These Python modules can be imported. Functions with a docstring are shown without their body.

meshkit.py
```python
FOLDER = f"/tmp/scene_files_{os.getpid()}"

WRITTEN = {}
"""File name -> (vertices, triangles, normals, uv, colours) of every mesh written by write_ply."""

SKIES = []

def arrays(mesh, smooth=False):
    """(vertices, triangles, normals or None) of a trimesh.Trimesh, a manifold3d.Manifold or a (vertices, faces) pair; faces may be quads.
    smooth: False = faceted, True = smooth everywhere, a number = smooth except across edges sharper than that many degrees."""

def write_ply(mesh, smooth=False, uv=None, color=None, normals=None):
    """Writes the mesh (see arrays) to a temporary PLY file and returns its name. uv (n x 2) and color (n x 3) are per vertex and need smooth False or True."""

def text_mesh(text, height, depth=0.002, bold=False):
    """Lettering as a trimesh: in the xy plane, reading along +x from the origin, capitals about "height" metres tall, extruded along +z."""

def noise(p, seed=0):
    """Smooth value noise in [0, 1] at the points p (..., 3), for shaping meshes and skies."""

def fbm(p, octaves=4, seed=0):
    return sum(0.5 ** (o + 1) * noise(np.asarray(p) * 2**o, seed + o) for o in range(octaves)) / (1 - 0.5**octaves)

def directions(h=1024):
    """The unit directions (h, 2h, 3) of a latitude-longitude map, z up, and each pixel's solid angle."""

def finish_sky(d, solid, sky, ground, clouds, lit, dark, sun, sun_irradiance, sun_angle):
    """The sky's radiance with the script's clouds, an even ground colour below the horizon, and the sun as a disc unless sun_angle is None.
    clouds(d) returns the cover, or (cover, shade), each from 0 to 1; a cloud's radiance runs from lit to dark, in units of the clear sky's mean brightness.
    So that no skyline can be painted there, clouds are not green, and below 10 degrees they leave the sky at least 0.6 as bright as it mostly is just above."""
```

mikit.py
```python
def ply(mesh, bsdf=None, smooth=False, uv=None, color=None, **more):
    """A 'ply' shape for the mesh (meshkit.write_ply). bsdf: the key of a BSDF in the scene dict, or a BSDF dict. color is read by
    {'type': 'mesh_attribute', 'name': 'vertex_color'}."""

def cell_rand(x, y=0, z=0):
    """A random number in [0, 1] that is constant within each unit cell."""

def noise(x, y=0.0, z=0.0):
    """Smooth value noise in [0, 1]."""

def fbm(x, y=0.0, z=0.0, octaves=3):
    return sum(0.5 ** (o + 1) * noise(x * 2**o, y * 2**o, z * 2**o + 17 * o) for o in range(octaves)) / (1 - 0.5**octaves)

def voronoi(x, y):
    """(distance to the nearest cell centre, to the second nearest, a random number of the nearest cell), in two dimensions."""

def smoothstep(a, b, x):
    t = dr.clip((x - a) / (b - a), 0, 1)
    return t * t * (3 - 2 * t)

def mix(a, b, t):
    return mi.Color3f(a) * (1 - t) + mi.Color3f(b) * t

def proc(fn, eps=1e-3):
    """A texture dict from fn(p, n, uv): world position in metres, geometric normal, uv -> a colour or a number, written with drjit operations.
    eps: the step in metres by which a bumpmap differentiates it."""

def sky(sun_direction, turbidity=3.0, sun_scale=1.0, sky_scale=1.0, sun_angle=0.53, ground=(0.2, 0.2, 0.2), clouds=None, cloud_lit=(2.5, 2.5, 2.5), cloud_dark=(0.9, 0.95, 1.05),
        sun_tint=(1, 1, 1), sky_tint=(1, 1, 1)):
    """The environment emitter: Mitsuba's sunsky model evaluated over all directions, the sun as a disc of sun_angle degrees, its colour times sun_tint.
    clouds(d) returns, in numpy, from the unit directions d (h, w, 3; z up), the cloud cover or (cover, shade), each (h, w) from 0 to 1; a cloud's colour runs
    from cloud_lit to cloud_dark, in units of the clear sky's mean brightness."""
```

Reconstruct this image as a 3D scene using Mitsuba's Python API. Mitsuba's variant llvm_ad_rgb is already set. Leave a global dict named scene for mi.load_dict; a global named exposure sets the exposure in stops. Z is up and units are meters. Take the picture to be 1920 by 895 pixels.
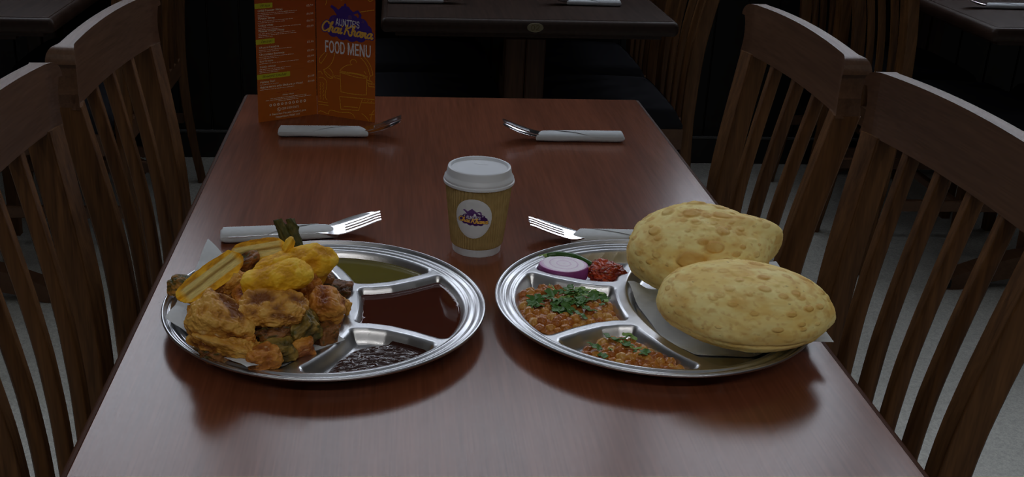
import math, random
import numpy as np, trimesh, drjit as dr, mitsuba as mi, shapely, manifold3d
from shapely.geometry import Polygon, LineString, Point, MultiPolygon, box as sbox
from shapely import affinity
from shapely.ops import unary_union
import mikit, meshkit
from mikit import ply, proc, fbm, noise, smoothstep, mix, cell_rand

T = mi.ScalarTransform4f
rng = np.random.default_rng(7)
scene, labels = {}, {}

# ------------------------------------------------------------------ camera, light, exposure
exposure = -1.92
TOP = 0.75                      # table top height
scene['camera'] = {
    'type': 'perspective', 'fov': math.degrees(2 * math.atan(960 / 2091.5)), 'fov_axis': 'x',
    'principal_point_offset_x': (960 - 818.06) / 1920, 'principal_point_offset_y': (447.5 - 429.05) / 895,
    'near_clip': 0.05, 'far_clip': 50.0,
    'to_world': T().look_at(origin=[-0.09223, -1.95343, 1.26923],
                            target=[-0.09223 + 0.040674, -1.95343 + 0.928841, 1.26923 - 0.368238],
                            up=[-0.009409, 0.368883, 0.929428])}
# added lamps: (x0, x1, y0, y1, radiance); unseen ceiling panel put in for soft top light
CEIL = 3.5
ADDED_LAMPS = [(-0.62, 0.62, -1.95, -1.35, 4.5)]
WINDOW_FRONT = 0.7              # shop window behind the camera
WINDOW_BACK = 10.5               # windows high in the back wall
ADDED_SPOTS = [(x, -2.9, 2.72) for x in (-1.5, -.9, -.3, .3, .9, 1.5)]   # added spotlights behind the viewer; their beam edge leaves the back dim
SPOT_I, SPOT_AIM, SPOT_BEAM, SPOT_CUT = 3.3, (0.0, -1.22, 0.75), 10.0, 18.5

# ------------------------------------------------------------------ helpers
def numbered(name, first=None):
    k, n = name, 0
    while k in labels or k in scene or any(q.startswith(k + '__') for q in ()):
        n += 1
        k = f'{name}_{n:03d}'
    return k

def thing(name, label, cat, group=None):
    k = numbered(name)
    labels[k] = {'label': label, 'category': cat}
    if group:
        labels[k]['group'] = group
    return k

def part(root, name, d, label=None, kind=None):
    k, n = f'{root}__{name}', 0
    while k in scene:
        n += 1
        k = f'{root}__{name}_{n:03d}'
    scene[k] = d
    if label or kind:
        labels[k] = {}
        if label: labels[k]['label'] = label
        if kind: labels[k]['kind'] = kind
    return k

def single(name, d, label, cat, group=None, kind=None):
    k = thing(name, label, cat, group)
    scene[k] = d
    if kind: labels[k]['kind'] = kind
    return k

def struct(name, d, label, cat='wall'):
    scene[name] = d
    labels[name] = {'kind': 'structure', 'label': label, 'category': cat}
    return name

def at(d, m):
    return {**d, 'to_world': m}

def man(m):
    mm = m.to_mesh()
    return trimesh.Trimesh(mm.vert_properties[:, :3], mm.tri_verts, process=False)

M = manifold3d.Manifold
CS = manifold3d.CrossSection

def cs(pts):
    pts = np.asarray(pts, float)
    a = 0.5 * np.sum(pts[:, 0] * np.roll(pts[:, 1], -1) - pts[:, 1] * np.roll(pts[:, 0], -1))
    return CS([pts if a > 0 else pts[::-1]])

def bbox(sx, sy, sz, c=(0, 0, 0), b=0.002):
    """chamfered box with full sizes"""
    h = np.array([sx, sy, sz]) / 2
    b = min(b, *(h * .9))
    pts = []
    for s in np.ndindex(2, 2, 2):
        s = np.array(s) * 2 - 1
        for k in range(3):
            o = h - b
            o[k] = h[k]
            pts.append(s * o)
    m = trimesh.convex.convex_hull(np.array(pts))
    m.apply_translation(c)
    return m

def cat(*ms):
    return trimesh.util.concatenate(list(ms))

def loft(rings, close=True, caps=True):
    """rings (n, m, 3)"""
    r = np.asarray(rings, float)
    n, m = r.shape[:2]
    f = []
    for i in range(n - 1):
        for j in range(m if close else m - 1):
            a, b = i * m + j, i * m + (j + 1) % m
            f += [[a, b, b + m], [a, b + m, a + m]]
    v = r.reshape(-1, 3)
    if caps:
        v = np.vstack([v, r[0].mean(0), r[-1].mean(0)])
        for j in range(m):
            f.append([n * m, (j + 1) % m, j])
            f.append([n * m + 1, (n - 1) * m + j, (n - 1) * m + (j + 1) % m])
    return trimesh.Trimesh(v, f, process=False)

def lathe(prof, n=96, fn=None):
    p = np.asarray(prof, float)
    t = np.linspace(0, 2 * np.pi, n, endpoint=False)
    r = np.stack([p[:, :1] * np.cos(t), p[:, :1] * np.sin(t), np.repeat(p[:, 1:], n, 1)], -1)
    return loft(r, caps=False)

def tube(pts, rad, n=10, flat=1.0):
    p = np.asarray(pts, float)
    rad = np.broadcast_to(rad, (len(p),))
    t = np.gradient(p, axis=0)
    t /= np.linalg.norm(t, axis=1, keepdims=True)
    up = np.array([0, 0, 1.0]) if abs(t[:, 2]).mean() < .8 else np.array([1.0, 0, 0])
    a = np.cross(t, up); a /= np.linalg.norm(a, axis=1, keepdims=True)
    b = np.cross(a, t)
    g = np.linspace(0, 2 * np.pi, n, endpoint=False)
    r = p[:, None] + rad[:, None, None] * (np.cos(g)[None, :, None] * a[:, None] + flat * np.sin(g)[None, :, None] * b[:, None])
    return loft(r)

def prism(poly, depth, simplify=0):
    ps = [g for g in getattr(poly, 'geoms', [poly]) if g.area > 1e-12 and g.geom_type == 'Polygon']
    return cat(*[trimesh.creation.extrude_polygon(g, depth, engine='earcut') for g in ps])

def fix(m):
    trimesh.repair.fix_normals(m)
    return m

# ------------------------------------------------------------------ materials
def rgb(c): return {'type': 'rgb', 'value': list(c)}

def principled(color, rough=.5, spec=.5, metallic=0.0, **k):
    return {'type': 'twosided', 'b': {'type': 'principled', 'base_color': color if isinstance(color, dict) else rgb(color), 'roughness': rough, 'specular': spec, 'metallic': metallic, **k}}

def wood_fn(ax, dark, light, fine=1.0, streak=0.55):
    def f(p, n, uv):
        c = [p.x, p.y, p.z]
        l = c[ax]; a = c[(ax + 1) % 3]; b = c[(ax + 2) % 3]
        wob = fbm(a * 9, b * 9, l * 2.2, 3)
        g = noise(a * 170 * fine + wob * 5, b * 170 * fine, l * 5)
        s = noise(a * 700, b * 700, l * 22)
        w = fbm(a * 14 + 3, b * 14, l * 1.6 + 8, 3)
        t = dr.clip(.15 + streak * (g - .5) + .35 * (s - .5) + .9 * (w - .25), 0, 1)
        return mix(dark, light, t)
    return f

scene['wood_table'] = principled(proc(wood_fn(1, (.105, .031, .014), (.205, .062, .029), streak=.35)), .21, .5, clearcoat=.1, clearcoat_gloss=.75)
scene['wood_table_edge'] = principled(proc(wood_fn(1, (.045, .016, .008), (.085, .032, .016))), .6, .15)
scene['wood_upright'] = principled(proc(wood_fn(2, (.068, .028, .009), (.225, .100, .034))), .45, .3)
scene['wood_rail'] = principled(proc(wood_fn(1, (.090, .042, .021), (.180, .090, .047), streak=.3)), .45, .3)
scene['wood_table_shaded'] = principled(proc(wood_fn(1, (.022, .011, .007), (.045, .021, .013))), .45, .25)  # same wood as the laid table, with the dimness of the back put into its colour
scene['cushion'] = principled((.020, .020, .024), .85, .15)
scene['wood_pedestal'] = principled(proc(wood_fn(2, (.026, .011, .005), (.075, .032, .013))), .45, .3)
scene['wall_panel'] = principled((.0085, .0075, .0065), .5, .3)
scene['wall_paint'] = principled((.10, .085, .07), .8, .2)
scene['skirting'] = principled((.012, .010, .009), .4, .4)
scene['ceiling_paint'] = principled((.5, .5, .5), .9, .2)
scene['dust_edge'] = principled((.09, .09, .085), .7, .2)
def floor_fn(p, n, uv):
    s = noise(p.x * 420, p.y * 420, 0)
    s2 = noise(p.x * 160 + 9, p.y * 160, 3)
    w = fbm(p.x * 3, p.y * 3, 0, 3)
    k = dr.clip(.82 + .25 * (w - .5) + .26 * (s - .5) + .16 * (s2 - .5), 0, 1)
    spot = smoothstep(.80, .88, noise(p.x * 120 + 31, p.y * 120, 5))
    return mix(mi.Color3f(.63, .63, .57) * k, (.42, .41, .38), spot * .4)
scene['floor_vinyl'] = principled(proc(floor_fn), .55, .35)

def steel_fn(p, n, uv):
    return mi.Color3f(.60, .605, .62) * (.86 + .28 * fbm(p.x * 60, p.y * 60, p.z * 60, 3))
def steel_rough(p, n, uv):
    return .22 + .16 * fbm(p.x * 45 + 4, p.y * 45, p.z * 30, 3)
scene['steel_plate'] = {'type': 'twosided', 'b': {'type': 'principled', 'base_color': proc(steel_fn), 'metallic': 1.0, 'roughness': proc(steel_rough)}}
scene['steel_cutlery'] = principled((.66, .66, .67), .13, .5, 1.0)
def paper_fn(p, n, uv):
    return mi.Color3f(.55, .58, .60) * (.96 + .08 * noise(p.x * 250, p.y * 250, p.z * 250))
scene['paper_white'] = principled(proc(paper_fn), .8, .2)
scene['cup_white'] = principled((.62, .655, .69), .45, .4)
scene['lid_white'] = principled((.62, .65, .69), .38, .45)
def kraft_fn(p, n, uv):
    return mix((.29, .195, .07), (.43, .31, .13), fbm(p.x * 160, p.y * 160, p.z * 120, 3))
scene['kraft'] = principled(proc(kraft_fn), .75, .2)
scene['sticker_white'] = principled((.66, .69, .72), .35, .45)
for nm, c in dict(print_purple=(.055, .012, .11), print_violet=(.12, .05, .21), print_yellow=(.82, .47, .08), print_white=(.78, .78, .82), print_blue=(.06, .025, .26), print_gold=(.70, .33, .03), print_lime=(.55, .55, .03), print_cream=(.82, .68, .52), print_dark=(.10, .08, .02), print_red=(.35, .03, .015)).items():
    scene[nm] = principled(c, .55, .3)
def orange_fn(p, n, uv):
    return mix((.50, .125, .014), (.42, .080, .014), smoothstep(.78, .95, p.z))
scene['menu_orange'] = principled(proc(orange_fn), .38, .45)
scene['print_plaque'] = principled((.20, .17, .10), .4, .5)
vc = {'type': 'mesh_attribute', 'name': 'vertex_color'}
scene['food_dry'] = principled(vc, .6, .2)
scene['food_oily'] = principled(vc, .50, .35)
scene['food_wet'] = principled(vc, .30, .5)
scene['leaf_green'] = principled((.062, .160, .028), .45, .4)
scene['leaf_pale'] = principled((.22, .36, .09), .45, .4)
scene['chutney_green'] = principled((.115, .095, .012), .12, .5)
scene['chutney_red'] = principled((.055, .012, .006), .05, .6)
scene['chutney_brown'] = principled((.035, .012, .008), .09, .7)
scene['chili_green'] = principled((.03, .10, .012), .25, .5)
scene['rubber_black'] = principled((.02, .018, .017), .6, .3)
scene['iron_black'] = principled((.03, .025, .022), .45, .4)

# ------------------------------------------------------------------ the room
def slab(x0, x1, y0, y1, z0, z1, b=.002):
    return bbox(x1 - x0, y1 - y0, z1 - z0, ((x0 + x1) / 2, (y0 + y1) / 2, (z0 + z1) / 2), b)
RX0, RX1, RY0, RY1 = -2.9, 3.6, -4.6, 1.95
struct('floor', ply(slab(RX0 - .1, RX1 + .1, RY0 - .1, RY1 + .1, -.05, 0), 'floor_vinyl'), 'pale grey speckled vinyl floor', 'floor')
struct('ceiling', ply(slab(RX0 - .1, RX1 + .1, RY0 - .1, RY1 + .1, CEIL + .02, CEIL + .1), 'ceiling_paint'), 'plain ceiling above the tables', 'ceiling')
struct('wall_left', ply(slab(RX0 - .1, RX0, RY0, RY1, 0, CEIL + .02), 'wall_paint'), 'dim wall on the left side of the room')
struct('wall_right', ply(slab(RX1, RX1 + .1, RY0, RY1, 0, CEIL + .02), 'wall_paint'), 'dim wall on the right side of the room')
def window_wall(name, y0, y1, holes, z_label):
    w = sbox(RX0, 0, RX1, CEIL + .02)
    for (a, b, c, d) in holes:
        w = w.difference(sbox(a, c, b, d))
    m = prism(w, y1 - y0)
    m.apply_transform(np.array([[1, 0, 0, 0], [0, 0, -1, y1], [0, 1, 0, 0], [0, 0, 0, 1.]]))
    struct(name, ply(fix(m), 'wall_paint'), z_label)
BW = [(-2.7, -1.75, 1.85, 3.35), (-1.65, -.75, 1.85, 3.35), (-.65, .85, 2.40, 3.35), (.95, 1.85, 1.60, 3.35), (1.95, 2.95, 1.60, 3.35)]
window_wall('wall_back', RY1, RY1 + .1, BW, 'dark back wall behind the tables')
FW = [(-2.4, -.2, .7, 2.3), (.1, 2.6, .7, 2.3)]
window_wall('wall_front', RY0 - .1, RY0, FW, 'shop front wall behind the viewer')
nwin = 0
def window(x0, x1, z0, z1, y, face, rad):
    global nwin
    nwin += 1
    w = f'window_{nwin}'
    labels[w] = {'kind': 'structure', 'label': 'bright window letting daylight into the room', 'category': 'window'}
    fr = .035
    g = sbox(x0, z0, x1, z1).difference(sbox(x0 + fr, z0 + fr, x1 - fr, z1 - fr))
    m = prism(g, .04)
    m.apply_transform(np.array([[1, 0, 0, 0], [0, 0, -1, y + .02], [0, 1, 0, 0], [0, 0, 0, 1.]]))
    part(w, 'frame', ply(fix(m), 'wall_panel'))
    q = np.array([[x0 + fr, y, z0 + fr], [x1 - fr, y, z0 + fr], [x1 - fr, y, z1 - fr], [x0 + fr, y, z1 - fr]])
    f = [[0, 1, 2], [0, 2, 3]] if face < 0 else [[0, 2, 1], [0, 3, 2]]
    d = ply(trimesh.Trimesh(q, f, process=False), 'wall_paint')
    d['emitter'] = {'type': 'area', 'radiance': rgb(np.array([.91, .98, 1.10]) * rad)}
    part(w, 'pane', d)
for (a, b, c, d_) in BW: window(a, b, c, d_, RY1 + .05, -1, WINDOW_BACK)
for (a, b, c, d_) in FW: window(a, b, c, d_, RY0 - .05, 1, WINDOW_FRONT)
for (x0, x1, y0, y1, L) in ADDED_LAMPS:
    t = thing('added_ceiling_lamp', 'added flat lamp panel out of view, softening the top light over the table', 'lamp')
    part(t, 'frame', ply(slab(x0 - .03, x1 + .03, y0 - .03, y1 + .03, CEIL - .005, CEIL + .03), 'lid_white'))
    q = np.array([[x0, y0, CEIL - .008], [x1, y0, CEIL - .008], [x1, y1, CEIL - .008], [x0, y1, CEIL - .008]])
    d = ply(trimesh.Trimesh(q, [[0, 2, 1], [0, 3, 2]], process=False), 'lid_white')
    d['emitter'] = {'type': 'area', 'radiance': rgb(np.array([1.0, .98, .95]) * L)}
    part(t, 'diffuser', d)

t = thing('added_track_light', 'added ceiling track with unseen spotlights that keep the light on the laid table', 'lamp')
part(t, 'track', ply(slab(-1.8, 1.8, -2.92, -2.88, 2.90, 2.93), 'iron_black'))
for (x, y, z) in ADDED_SPOTS:  # added heads and emitters, out of view
    part(t, 'added_spotlight', ply(fix(loft([[[x + r * math.cos(a_), y - .02 - .06 * k, z + .03 + .10 * k + r * math.sin(a_) * .8] for a_ in np.linspace(0, 2 * np.pi, 20, endpoint=False)] for k, r in ((0, .045), (.5, .04), (1.0, .02))])), 'iron_black', 40))
    tx = SPOT_AIM[0] + .55 * x
    scene['bulb_%d' % len([k for k in scene if k.startswith('bulb_')])] = {'type': 'spot', 'intensity': rgb(np.array([1.0, .97, .93]) * SPOT_I), 'cutoff_angle': SPOT_CUT, 'beam_width': SPOT_BEAM,
        'to_world': T().look_at(origin=[x, y, z], target=[tx, SPOT_AIM[1], SPOT_AIM[2]], up=[0, 0, 1])}

# panelled lower back wall, board by board
pw, px0 = .1115, -.849 - 15 * .1115
board = ply(bbox(pw - .003, .012, 1.18, (0, 0, 0), .003), 'wall_panel')
for i in range(50):
    xc = px0 + pw * (i + .5)
    if RX0 + .06 < xc < RX1 - .06:
        part('wall_back', 'panel', at(board, T().translate([xc, RY1 - .006, .10 + .59])))
struct('trim_1', ply(slab(RX0, RX1, RY1 - .022, RY1, 0, .094), 'skirting'), 'black skirting board along the back wall', 'skirting')
part('trim_1', 'ledge', ply(slab(RX0, RX1, RY1 - .026, RY1, .094, .102), 'dust_edge'), 'dusty grey top edge of the skirting')

# ------------------------------------------------------------------ tables
def make_table(wx, y0, y1, cx, label, group, top_mat, edge_mat, edge_t, ped=(.07, .07)):
    t = thing('dining_table', label, 'table', group)
    r = edge_t / 2
    part(t, 'tabletop', ply(slab(cx - wx / 2, cx + wx / 2, y0, y1, TOP - .024, TOP, .0012), top_mat))
    # bullnose edging round the top
    core = sbox(cx - wx / 2, y0, cx + wx / 2, y1)
    zs = []
    n = 9
    for k in range(n):
        a = -np.pi / 2 + np.pi * k / (n - 1)
        zs.append((TOP - .0012 - r + r * np.sin(a), .0007 + min(r, .012 if edge_t > .02 else .005) * np.cos(a)))
    rings = []
    for z, o in zs:
        c = np.array(core.buffer(o + .002, quad_segs=4, join_style='round').exterior.coords)[:-1]
        rings.append(np.column_stack([c, np.full(len(c), z)]))
    inner = np.array(core.buffer(.0003, quad_segs=4).exterior.coords)[:-1]
    rings = [np.column_stack([inner, np.full(len(inner), zs[0][0])])] + rings + [np.column_stack([inner, np.full(len(inner), zs[-1][0])])]
    part(t, 'edge_band', ply(fix(loft(rings + [rings[0]], caps=False)), edge_mat, 40))
    if edge_t > .02:
        part(t, 'apron', ply(slab(cx - wx / 2 + .02, cx + wx / 2 - .02, y0 + .02, y1 - .02, TOP - .05, TOP - .0245), edge_mat))
    for yy in (y0 + ped[0], y1 - ped[1]):
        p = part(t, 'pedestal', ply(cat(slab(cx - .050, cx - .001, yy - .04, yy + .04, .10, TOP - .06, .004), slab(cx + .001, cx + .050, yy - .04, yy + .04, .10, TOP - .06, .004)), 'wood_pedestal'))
        part(t, 'crossbar', ply(slab(cx - .26, cx + .26, yy - .03, yy + .03, TOP - .06, TOP - .0255), 'wood_table_shaded'))
        # arched foot
        s = np.linspace(-1, 1, 41)
        topz = .115 - .085 * np.abs(s) ** 1.7
        botz = np.where(np.abs(s) < .86, .045 * (1 - (np.abs(s) / .86) ** 2) , 0.0) + .0
        out = np.vstack([np.column_stack([cx + s * .30, topz]), np.column_stack([cx + s[::-1] * .30, botz[::-1]])])
        m = fix(prism(Polygon(out).buffer(0), .055))
        m.apply_transform(np.array([[1, 0, 0, 0], [0, 0, -1, yy + .0275], [0, 1, 0, 0], [0, 0, 0, 1.]]))
        part(t, 'foot', ply(m, 'wood_rail', 35))
        for sg in (-1, 1):
            part(t, 'foot_cap', ply(bbox(.022, .058, .034, (cx + sg * .292, yy, .0171), .006), 'rubber_black'))
    return t
T_MAIN = make_table(.70, -1.26, 0.0, 0.0, 'reddish brown wooden dining table laid with two steel platters and a paper cup', None, 'wood_table', 'wood_table_edge', .016)
T_02 = make_table(.70, .745, 1.90, .243, 'shade-darkened wooden dining table behind the laid one, with the number 02 on its front edge', None, 'wood_table_shaded', 'wood_table_shaded', .036, (.105, .06))
T_R = make_table(.70, .745, 1.90, 1.752, 'shade-darkened wooden dining table in the far right corner of the view', None, 'wood_table_shaded', 'wood_table_shaded', .036, (.105, .06))
T_L = make_table(.70, .665, 1.82, -1.242, 'shade-darkened wooden dining table in the far left corner of the view', None, 'wood_table_shaded', 'wood_table_shaded', .036, (.06, .06))
# oval number plaque 02
pq = affinity.scale(Point(0, 0).buffer(1, quad_segs=16), .020, .011)
m = fix(prism(pq, .003)); m.apply_transform(np.array([[1, 0, 0, .253], [0, 0, -1, .7315], [0, 1, 0, .7325], [0, 0, 0, 1.]]))
K = part(T_02, 'number_plaque', ply(m, 'print_plaque'), 'small oval number plaque')
m = meshkit.text_mesh('02', .013, .0006); m.apply_translation([-(m.bounds[0][0] + m.bounds[1][0]) / 2, -.0065, 0])
m.apply_transform(np.array([[1, 0, 0, .253], [0, 0, -1, .7286], [0, 1, 0, .7325], [0, 0, 0, 1.]]))
part(K, 'number', ply(m, 'print_dark'))

# ------------------------------------------------------------------ chairs  (local: u = x lateral, v = y backwards, z up)
def prof(z):
    return np.interp(z, [0, .12, .25, .38, .48, .58, .66, .72, .78, .83, .88, .96], [.050, .030, .013, .003, 0, .001, .006, .014, .024, .033, .042, .053])
def prof_s(z):
    z = np.asarray(z, float)
    return (prof(z - .02) + 2 * prof(z) + prof(z + .02)) / 4
def fan(z):      # the back spreads towards the crest
    return float(np.interp(z, [0, .30, .45, .62, .88], [.90, .84, .82, .87, 1.0]))
def upright(uc, w, z0, z1, depth, b=.003, n=30, bow=0.0):
    rings = []
    for z in np.linspace(z0, z1, n):
        v = float(prof_s(z)) + bow * float(np.interp(z, [.45, .88], [.3, 1.0]))
        d = depth(z) if callable(depth) else depth
        h = w / 2
        ph = math.radians(12) * uc / .181          # the outer uprights turn inwards with the curve of the back
        c, n_ = math.cos(ph), math.sin(ph)
        sec = [(-h + b, 0), (h - b, 0), (h, b), (h, d - b), (h - b, d), (-h + b, d), (-h, d - b), (-h, b)]
        rings.append([[uc * fan(z) + du * c + dv * n_, v - du * n_ + dv * c, z] for du, dv in sec])
    return fix(loft(rings))
def crest_mesh():
    zb, zt, hw = .872, .953, .199
    us = np.linspace(-1, 1, 61)
    end = np.clip((np.abs(us) - .80) / .20, 0, 1)
    hook = end * end * (3 - 2 * end)
    vf = .056 - .008 * np.abs(us) ** 2 - .009 * hook
    vb = .074 - .006 * us ** 2 + .013 * hook
    plan = np.vstack([np.column_stack([us * (hw + .02), vf]), np.column_stack([us[::-1] * (hw + .02), vb[::-1]])])
    # rounded corners of the plan come from the offsets
    c1 = cs(plan).offset(-.006, manifold3d.JoinType.Round, 2, 24).offset(.006, manifold3d.JoinType.Round, 2, 24)
    a = M.extrude(c1, .2).translate([0, 0, .82])
    zz = np.linspace(0, 1, 13)
    side = hw + .003 - .006 * np.sin(np.pi * zz) + .007 * zz ** 2
    ht = zb + (zt - zb) * zz
    right = np.column_stack([side, ht])
    r = .020
    topc = [(side[-1] - r + r * np.cos(t), zt - r + r * np.sin(t)) for t in np.linspace(0, np.pi / 2, 6)]
    right = np.vstack([right[right[:, 1] < zt - r], topc])
    arch = np.array([(u, zt + .006 * (1 - (u / .19) ** 2)) for u in np.linspace(.185, -.185, 21)])
    left = right[::-1] * [-1, 1]
    bot = np.array([(u, zb + .004 * (1 - (u / .19) ** 2)) for u in np.linspace(-.19, .19, 15)])
    elev = np.vstack([right, arch, left, bot])
    e = M.extrude(cs(elev), .3).rotate([90, 0, 0]).translate([0, .2, 0])
    return man(a ^ e)
def cushion_mesh(w, d, h):
    n = 26
    u = np.linspace(-1, 1, n)
    U, V = np.meshgrid(u, u, indexing='ij')
    def sq(a, b):   # rounded square mapping
        return a * w / 2, b * d / 2
    X, Y = sq(U, V)
    e = np.maximum(np.abs(U), np.abs(V))
    edge = np.clip((1 - e) / .16, 0, 1)
    prof_ = np.sqrt(np.clip(1 - (1 - edge) ** 2, 0, 1))
    dome = (1 - U ** 2) * (1 - V ** 2)
    Zt = .010 + h * (.60 * prof_ + .40 * dome ** .5)
    vt = np.stack([X, Y, Zt], -1).reshape(-1, 3)
    vb = np.stack([X, Y, 0 * Zt], -1).reshape(-1, 3)
    f = []
    N = n * n
    for i in range(n - 1):
        for j in range(n - 1):
            a, b, c, e_ = i * n + j, (i + 1) * n + j, (i + 1) * n + j + 1, i * n + j + 1
            f += [[a, b, c], [a, c, e_], [N + a, N + c, N + b], [N + a, N + e_, N + c]]
    ring = [i * n for i in range(n)] + [(n - 1) * n + j for j in range(1, n)] + [i * n + n - 1 for i in range(n - 2, -1, -1)] + [j for j in range(n - 2, 0, -1)]
    for a, b in zip(ring, ring[1:] + ring[:1]):
        f += [[a, N + a, N + b], [a, N + b, b]]
    return fix(trimesh.Trimesh(np.vstack([vt, vb]), f, process=False))
CH, SLATS = [], {3: [], 4: []}
CH.append(('crest_rail', ply(crest_mesh(), 'wood_rail', 40)))
for s in (-1, 1):
    CH.append(('stile', ply(upright(s * .181, .038, 0, .875, lambda z: .028 + .007 * np.clip((z - .1) / .4, 0, 1), bow=.005), 'wood_upright', 50)))
for n_ in (3, 4):
    for k in range(n_):
        uc = (k - (n_ - 1) / 2) * (.344 / (n_ + 1))
        SLATS[n_].append(('slat', ply(upright(uc, .018, .43, .878, .018, bow=.006 + .013 * (1 - (uc / .185) ** 2)), 'wood_upright', 50)))
CH.append(('seat_rail', ply(cat(slab(-.205, .205, -.425, -.40, .375, .432), slab(-.205, -.18, -.40, -.002, .375, .432), slab(.18, .205, -.40, -.002, .375, .432), slab(-.165, .165, .002, .022, .375, .432)), 'wood_rail')))
c_ = cushion_mesh(.405, .42, .055); c_.apply_translation([0, -.215, .4325])
CH.append(('seat', ply(c_, 'cushion', True)))
for s in (-1, 1):
    CH.append(('leg', ply(fix(loft([[[s * .187 + a * w_, -.405 + b * w_, z] for a, b in ((-1, -1), (1, -1), (1, 1), (-1, 1))] for z, w_ in ((0, .013), (.374, .019))])), 'wood_upright')))
    CH.append(('stretcher', ply(slab(s * .187 - .009, s * .187 + .009, -.390, .012, .20, .232, .003), 'wood_rail')))
CH.append(('cross_stretcher', ply(slab(-.178, .178, -.20, -.182, .204, .228, .003), 'wood_rail')))
def chair(x, y, rot, label, group=None, slats=3):
    """rot: degrees about z of the local frame; -90 faces the table from the right, +90 from the left"""
    t = thing('dining_chair', label, 'chair', group)
    m = T().translate([x, y, 0]).rotate([0, 0, 1], rot)
    for n, d in CH[:3] + SLATS[slats] + CH[3:]:
        part(t, n, at(d, m))
    return t
chair(.472, -.806, -90 + 3, 'dark wooden slat-back chair nearest on the right of the laid table', slats=4)
chair(.448, -.340, -90 + 1.5, 'dark wooden slat-back chair second on the right, beside the table end')
chair(-.453, -.822, 90 - .5, 'dark wooden slat-back chair nearest on the left of the laid table')
chair(-.437, -.352, 90 - 3.5, 'dark wooden slat-back chair second on the left, beside the menu card')
chair(.690, 1.10, -90, 'black-seated slat-back chair at the near right of the table numbered 02')
chair(.695, 1.58, -90, 'black-seated slat-back chair at the far right of the table numbered 02')
chair(-.205, 1.10, 90, 'black-seated chair behind the menu card, left of the table numbered 02')
chair(-.205, 1.58, 90, 'dark chair at the far left of the table numbered 02')
chair(1.30, 1.10, 90, 'black-seated chair at the near left side of the far right table')
chair(1.31, 1.58, 90, 'dark chair at the far left side of the far right table')
chair(2.21, 1.10, -90, 'dark chair beyond the far right table, its front leg in view')
chair(-.80, .985, -90, 'black-seated chair at the near right side of the far left table')
chair(-.80, 1.50, -90, 'dark chair at the far right side of the far left table')

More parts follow.
